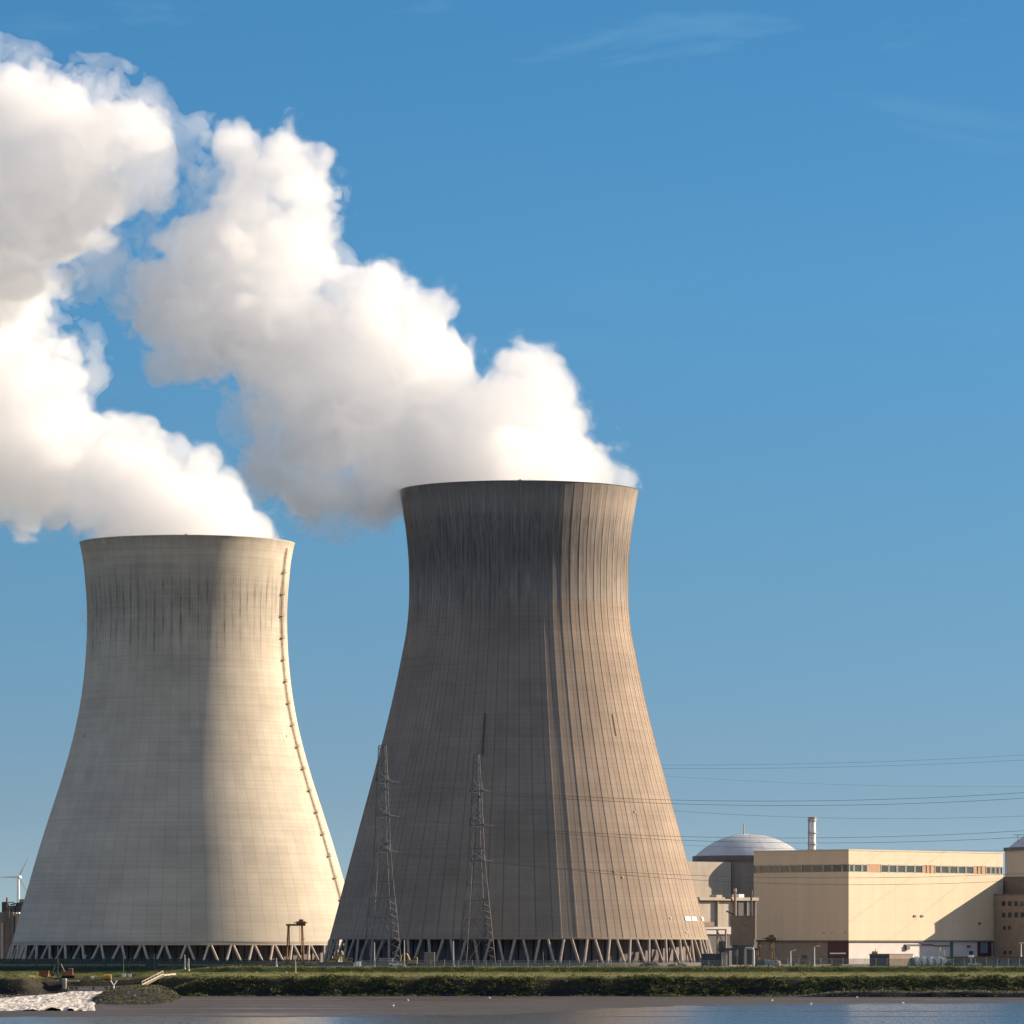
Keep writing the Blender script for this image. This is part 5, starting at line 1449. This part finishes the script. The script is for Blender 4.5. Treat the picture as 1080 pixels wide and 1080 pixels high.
# hut with small lit-coloured panels behind the green fence
ht = block('hut', 'small brown kiosk with pale shutters behind the green fence', 'hut', 153.5, 166, 1013, 1021.5, 1716, M['brick_d'], 2.5)
mb = MB(); mb.box(.5, 1.7, -.08, -.003, .8, 2.2); mb.build('shutter', M['cream_l'], ht)
mb = MB(); mb.box(-1.8, -1.2, -.1, -.003, .2, 2.6); mb.build('door', M['brick'], ht)
lw2 = block('low_wall', 'long low pinkish brick wall behind the fence at the foot of the pale tower', 'wall', 30, 96, 1011.8, 1016, 1760, M['brick'], 1.0)
mb = MB(); w = X(96,1760)-X(30,1760); h = Z(1011.8,1760)-Z(1016,1760); mb.box(-w/2-.1, w/2+.1, -.1, 1.1, h+.003, h+.15); mb.build('coping', M['concrete_l'], lw2)
# ------------------------------------------------------------------ outfall
def gz(x, y): return float(bank_h(np.array([x]), np.array([y]))[0])
def dumpster(label, px0, px1, r0, r1, D):
    w = X(px1,D)-X(px0,D); h = Z(r0,D)-Z(r1,D); zb = gz(X((px0+px1)/2,D), D)
    root = thing('skip', label, 'skip', (X((px0+px1)/2,D), D, zb))
    mb = MB(); mb.prism([(-w/2+.35,0),(w/2-.35,0),(w/2,h),(-w/2,h)], -1, 1); mb.build('body', M['orange'], root)
    for i in range(5):
        x = -w/2+.5+i*(w-1)/4; mb = MB(); mb.box(x-.06, x+.06, -1.12, -1.003, .1, h-.1); mb.build('rib', M['orange'], root)
    mb = MB(); mb.box(-w/2-.08, w/2+.08, -1.1, 1.1, h+.003, h+.15); mb.build('rim', M['rust'], root)
dumpster('orange steel skip on the grass left of the excavator', 40.8, 51.8, 1023.8, 1030, 1680)
of = thing('outfall_weir', 'concrete outfall structure with beams and a central pier above the white water', 'weir', (X(66,1674), 1674, -9.6))
def ox(px): return X(px,1674)-X(66,1674)
def oz(r): return Z(r,1674)+9.6
mb = MB(); mb.rbox(ox(66), ox(70.2), -1.5, 1.5, 0, oz(1032), .15); mb.build('pier', M['concrete'], of)
mb = MB(); mb.box(ox(49), ox(61), 0, 1.2, oz(1035.2), oz(1033.8)); mb.build('beam', M['concrete_l'], of)
mb = MB(); mb.box(ox(71), ox(83), 0, 1.2, oz(1035.2), oz(1033.8)); mb.build('beam', M['concrete_l'], of)
mb = MB(); mb.box(ox(40), ox(122), 3, 4.2, 0, oz(1043)); mb.build('wall', M['concrete_d'], of)
mb = MB(); mb.box(ox(60), ox(118), 1.2, 2.8, 0, oz(1045.2)); mb.build('sill', M['concrete_d'], of)
wk = thing('footbridge', 'low pale railed footbridge across the top of the white water', 'footbridge', (X(72,1668), 1668, Z(1045,1668)))
L = X(121,1668)-X(72,1668)
mb = MB(); mb.box(0, L, 0, 1.4, 0, .3); mb.build('deck', M['concrete_l'], wk)
for i in range(9):
    mb = MB(); mb.bar((L*i/8, 0, .3), (L*i/8, 0, 1.35), .07); mb.build('post', M['cream_l'], wk)
mb = MB(); mb.bar((0,0,1.35),(L,0,1.35),.08); mb.bar((0,0,.85),(L,0,.85),.05); mb.build('rail', M['cream_l'], wk)
mb = MB()
for a, b in ((82,96),(100,110)): mb.box(X(a,1668)-X(72,1668), X(b,1668)-X(72,1668), -.08, -.02, .4, 1.15)
mb.build('board', M['concrete'], wk)
pf = thing('landing_stage', 'small pinkish platform right of the forked white mast', 'platform', (X(121.5,1655), 1655, Z(1044,1655)))
L = X(134.5,1655)-X(121.5,1655)
mb = MB(); mb.box(0, L, 0, 3, 0, .25); mb.build('deck', M['concrete_l'], pf)
mb = MB(); mb.box(.2, L-1, 1.2, 1.4, .253, 1.2); mb.build('panel', M['cream_l'], pf)
for x in (.4, L-.6):
    mb = MB(); mb.box(x-.15, x+.15, .5, .8, -2, -.003); mb.build('leg', M['concrete_d'], pf)
ms = thing('forked_mast', 'white mast forked like the letter Y at the end of the footbridge', 'mast', (X(120,1660), 1660, Z(1045,1660)))
mb = MB(); mb.cyl(0, 0, 0, 1.9, .22, n=8); mb.build('pole', M['white_p'], ms)
for sg in (-1, 1):
    mb = MB(); mb.bar((0,0,1.7), (sg*.95,0,3.2), .16, 6); mb.rbox(sg*.95-.25, sg*.95+.25, -.2, .2, 3.1, 3.4, .05); mb.build('arm', M['white_p'], ms)
# ramp and steps down to the water
st = thing('stairway', 'pale concrete stairway running down the bank to the river', 'stairs', (0, 0, 0))
p0 = Vector((X(185,1672), 1672, Z(1026.5,1672))); p1 = Vector((X(172,1664), 1664, Z(1027.8,1664))); p2 = Vector((X(150,1640), 1640, Z(1039,1640)))
st.location = p0
mb = MB(); n = 22
for i in range(n):
    t = i/(n-1); p = p1.lerp(p2, t) - p0
    mb.box(p.x-.5, p.x+.5, p.y-1.3, p.y+1.3, p.z-.5, p.z)
mb.build('step', M['concrete_l'], st)
q = p1-p0
mb = MB(); mb.add([(0,-1.3,0),(0,1.3,0),(q.x,q.y+1.3,q.z),(q.x,q.y-1.3,q.z),(0,-1.3,-.5),(0,1.3,-.5),(q.x,q.y+1.3,q.z-.5),(q.x,q.y-1.3,q.z-.5)],
    [(0,1,2,3),(4,7,6,5),(0,4,5,1),(1,5,6,2),(2,6,7,3),(3,7,4,0)]); mb.build('landing', M['concrete_l'], st)
for sy in (-1.45, 1.45):
    mb = MB(); a = p1-p0+Vector((0,sy,.15)); b = p2-p0+Vector((0,sy,.15)); mb.bar(a, b, .18, 4)
    for i in range(8):
        t = i/7; p = a.lerp(b, t); mb.bar(p, p+Vector((0,0,1.0)), .05)
    mb.bar(a+Vector((0,0,1)), b+Vector((0,0,1)), .05); mb.build('railing', M['cream_l'], st)
def signb(label, px, r0, r1, D, w, m='white_p'):
    h = Z(r0,D)-Z(r1,D); zb = gz(X(px,D), D)
    root = thing('sign', label, 'sign', (X(px,D), D, zb))
    mb = MB(); mb.rbox(-w/2, w/2, -.08, .08, h*.45, h, .04); mb.build('board', M[m], root)
    mb = MB(); mb.bar((0,.1,-.5),(0,.1,h*.9),.06); mb.build('post', M['steel_d'], root)
signb('small white sign on the slope right of the excavator', 97.2, 1027.8, 1031.8, 1678, 1.0)
signb('white sign in front of the dark-headed lamp post', 130.5, 1023.2, 1029, 1684, 1.2)
signb('second white sign just right of the dark-headed lamp post', 137, 1026.5, 1031.5, 1682, 1.1)
signb('small white marker at the top of the stairway', 166.6, 1028, 1031.5, 1676, .6)
signb('tiny white marker post on the grass right of the stairway', 270.3, 1028.3, 1031, 1660, .45)
signb('tiny white marker post below the gantry crane', 302, 1027.3, 1030, 1662, .5)
hb = thing('hay_bale', 'brown round bale lying on the slope right of the excavator', 'bale', (X(113.5,1680), 1680, gz(X(113.5,1680), 1680)))
mb = MB(); n = 18
vs = [(x, .95*math.cos(2*math.pi*i/n), .95+.95*math.sin(2*math.pi*i/n)) for x in (-1.2,-1.1,1.1,1.2) for i in range(n)]
vs = [(v[0], v[1]*(.93 if abs(v[0])>1.15 else 1), .95+(v[2]-.95)*(.93 if abs(v[0])>1.15 else 1)) for v in vs]
mb.add(vs, [(k*n+i,k*n+(i+1)%n,(k+1)*n+(i+1)%n,(k+1)*n+i) for k in range(3) for i in range(n)]+[tuple(range(n)),tuple(range(4*n-1,3*n-1,-1))])
mb.build('straw', M['yellow'], hb)
mb = MB()
for x in (-.6, 0, .6): mb.path([(x, .96*math.cos(2*math.pi*i/n), .95+.96*math.sin(2*math.pi*i/n)) for i in range(n+1)], .02, 4)
mb.build('twine', M['rust'], hb)
# gulls resting on the mud
mb = MB()
def gull_mesh():
    mb = MB(); mb.sphere((0,0,.22), .17, 10, 6, .75); mb.sphere((.17,0,.36), .075, 8, 6); mb.bar((.23,0,.36),(.32,0,.34),.018,4,.006)
    mb.add([(-.14,-.05,.24),(-.14,.05,.24),(-.38,.02,.26),(-.38,-.02,.26)], [(0,1,2,3)])
    mb.bar((.02,-.04,0),(.02,-.04,.15),.012); mb.bar((.02,.04,0),(.02,.04,.15),.012)
    mb.box(-.02,.07,-.06,-.02,0,.012); mb.box(-.02,.07,.02,.06,0,.012)
    return mb
gp = [(430.3,1057,'lone gull on the bare mud right below the left pylon'),(414.6,1062.3,'gull on the wet mud below the left pylon, nearest the sheen'),(516.5,1054.3,'brightest gull just under the dark bank below the right pylon'),
      (855,1059.2,'gull at the edge of the blue pool below the white lamp posts'),(952.6,1058.2,'gull on the mud edge below the low brown garage'),(904,1053,'gull close under the bank left of the garage'),(813.8,1056.2,'gull on the mud below the yellow gantry crane')]
src = None
for px, row, lab in gp:
    D = 15.35*F/(row-HOR); x = X(px, D)
    z = float(mud_h(np.array([x]), np.array([D]))[0]); z = max(z, GZ+.0)
    if src is None: o = gull_mesh().build('gull', M['white_p'], smooth=True); src = o
    else: o = src.copy(); COL.objects.link(o)
    o.location = (x, D, z); o.rotation_euler = (0,0,random.uniform(0,6)); o.scale = (1.6,)*3
    tag(o, lab, 'bird', 'gulls on the mud')
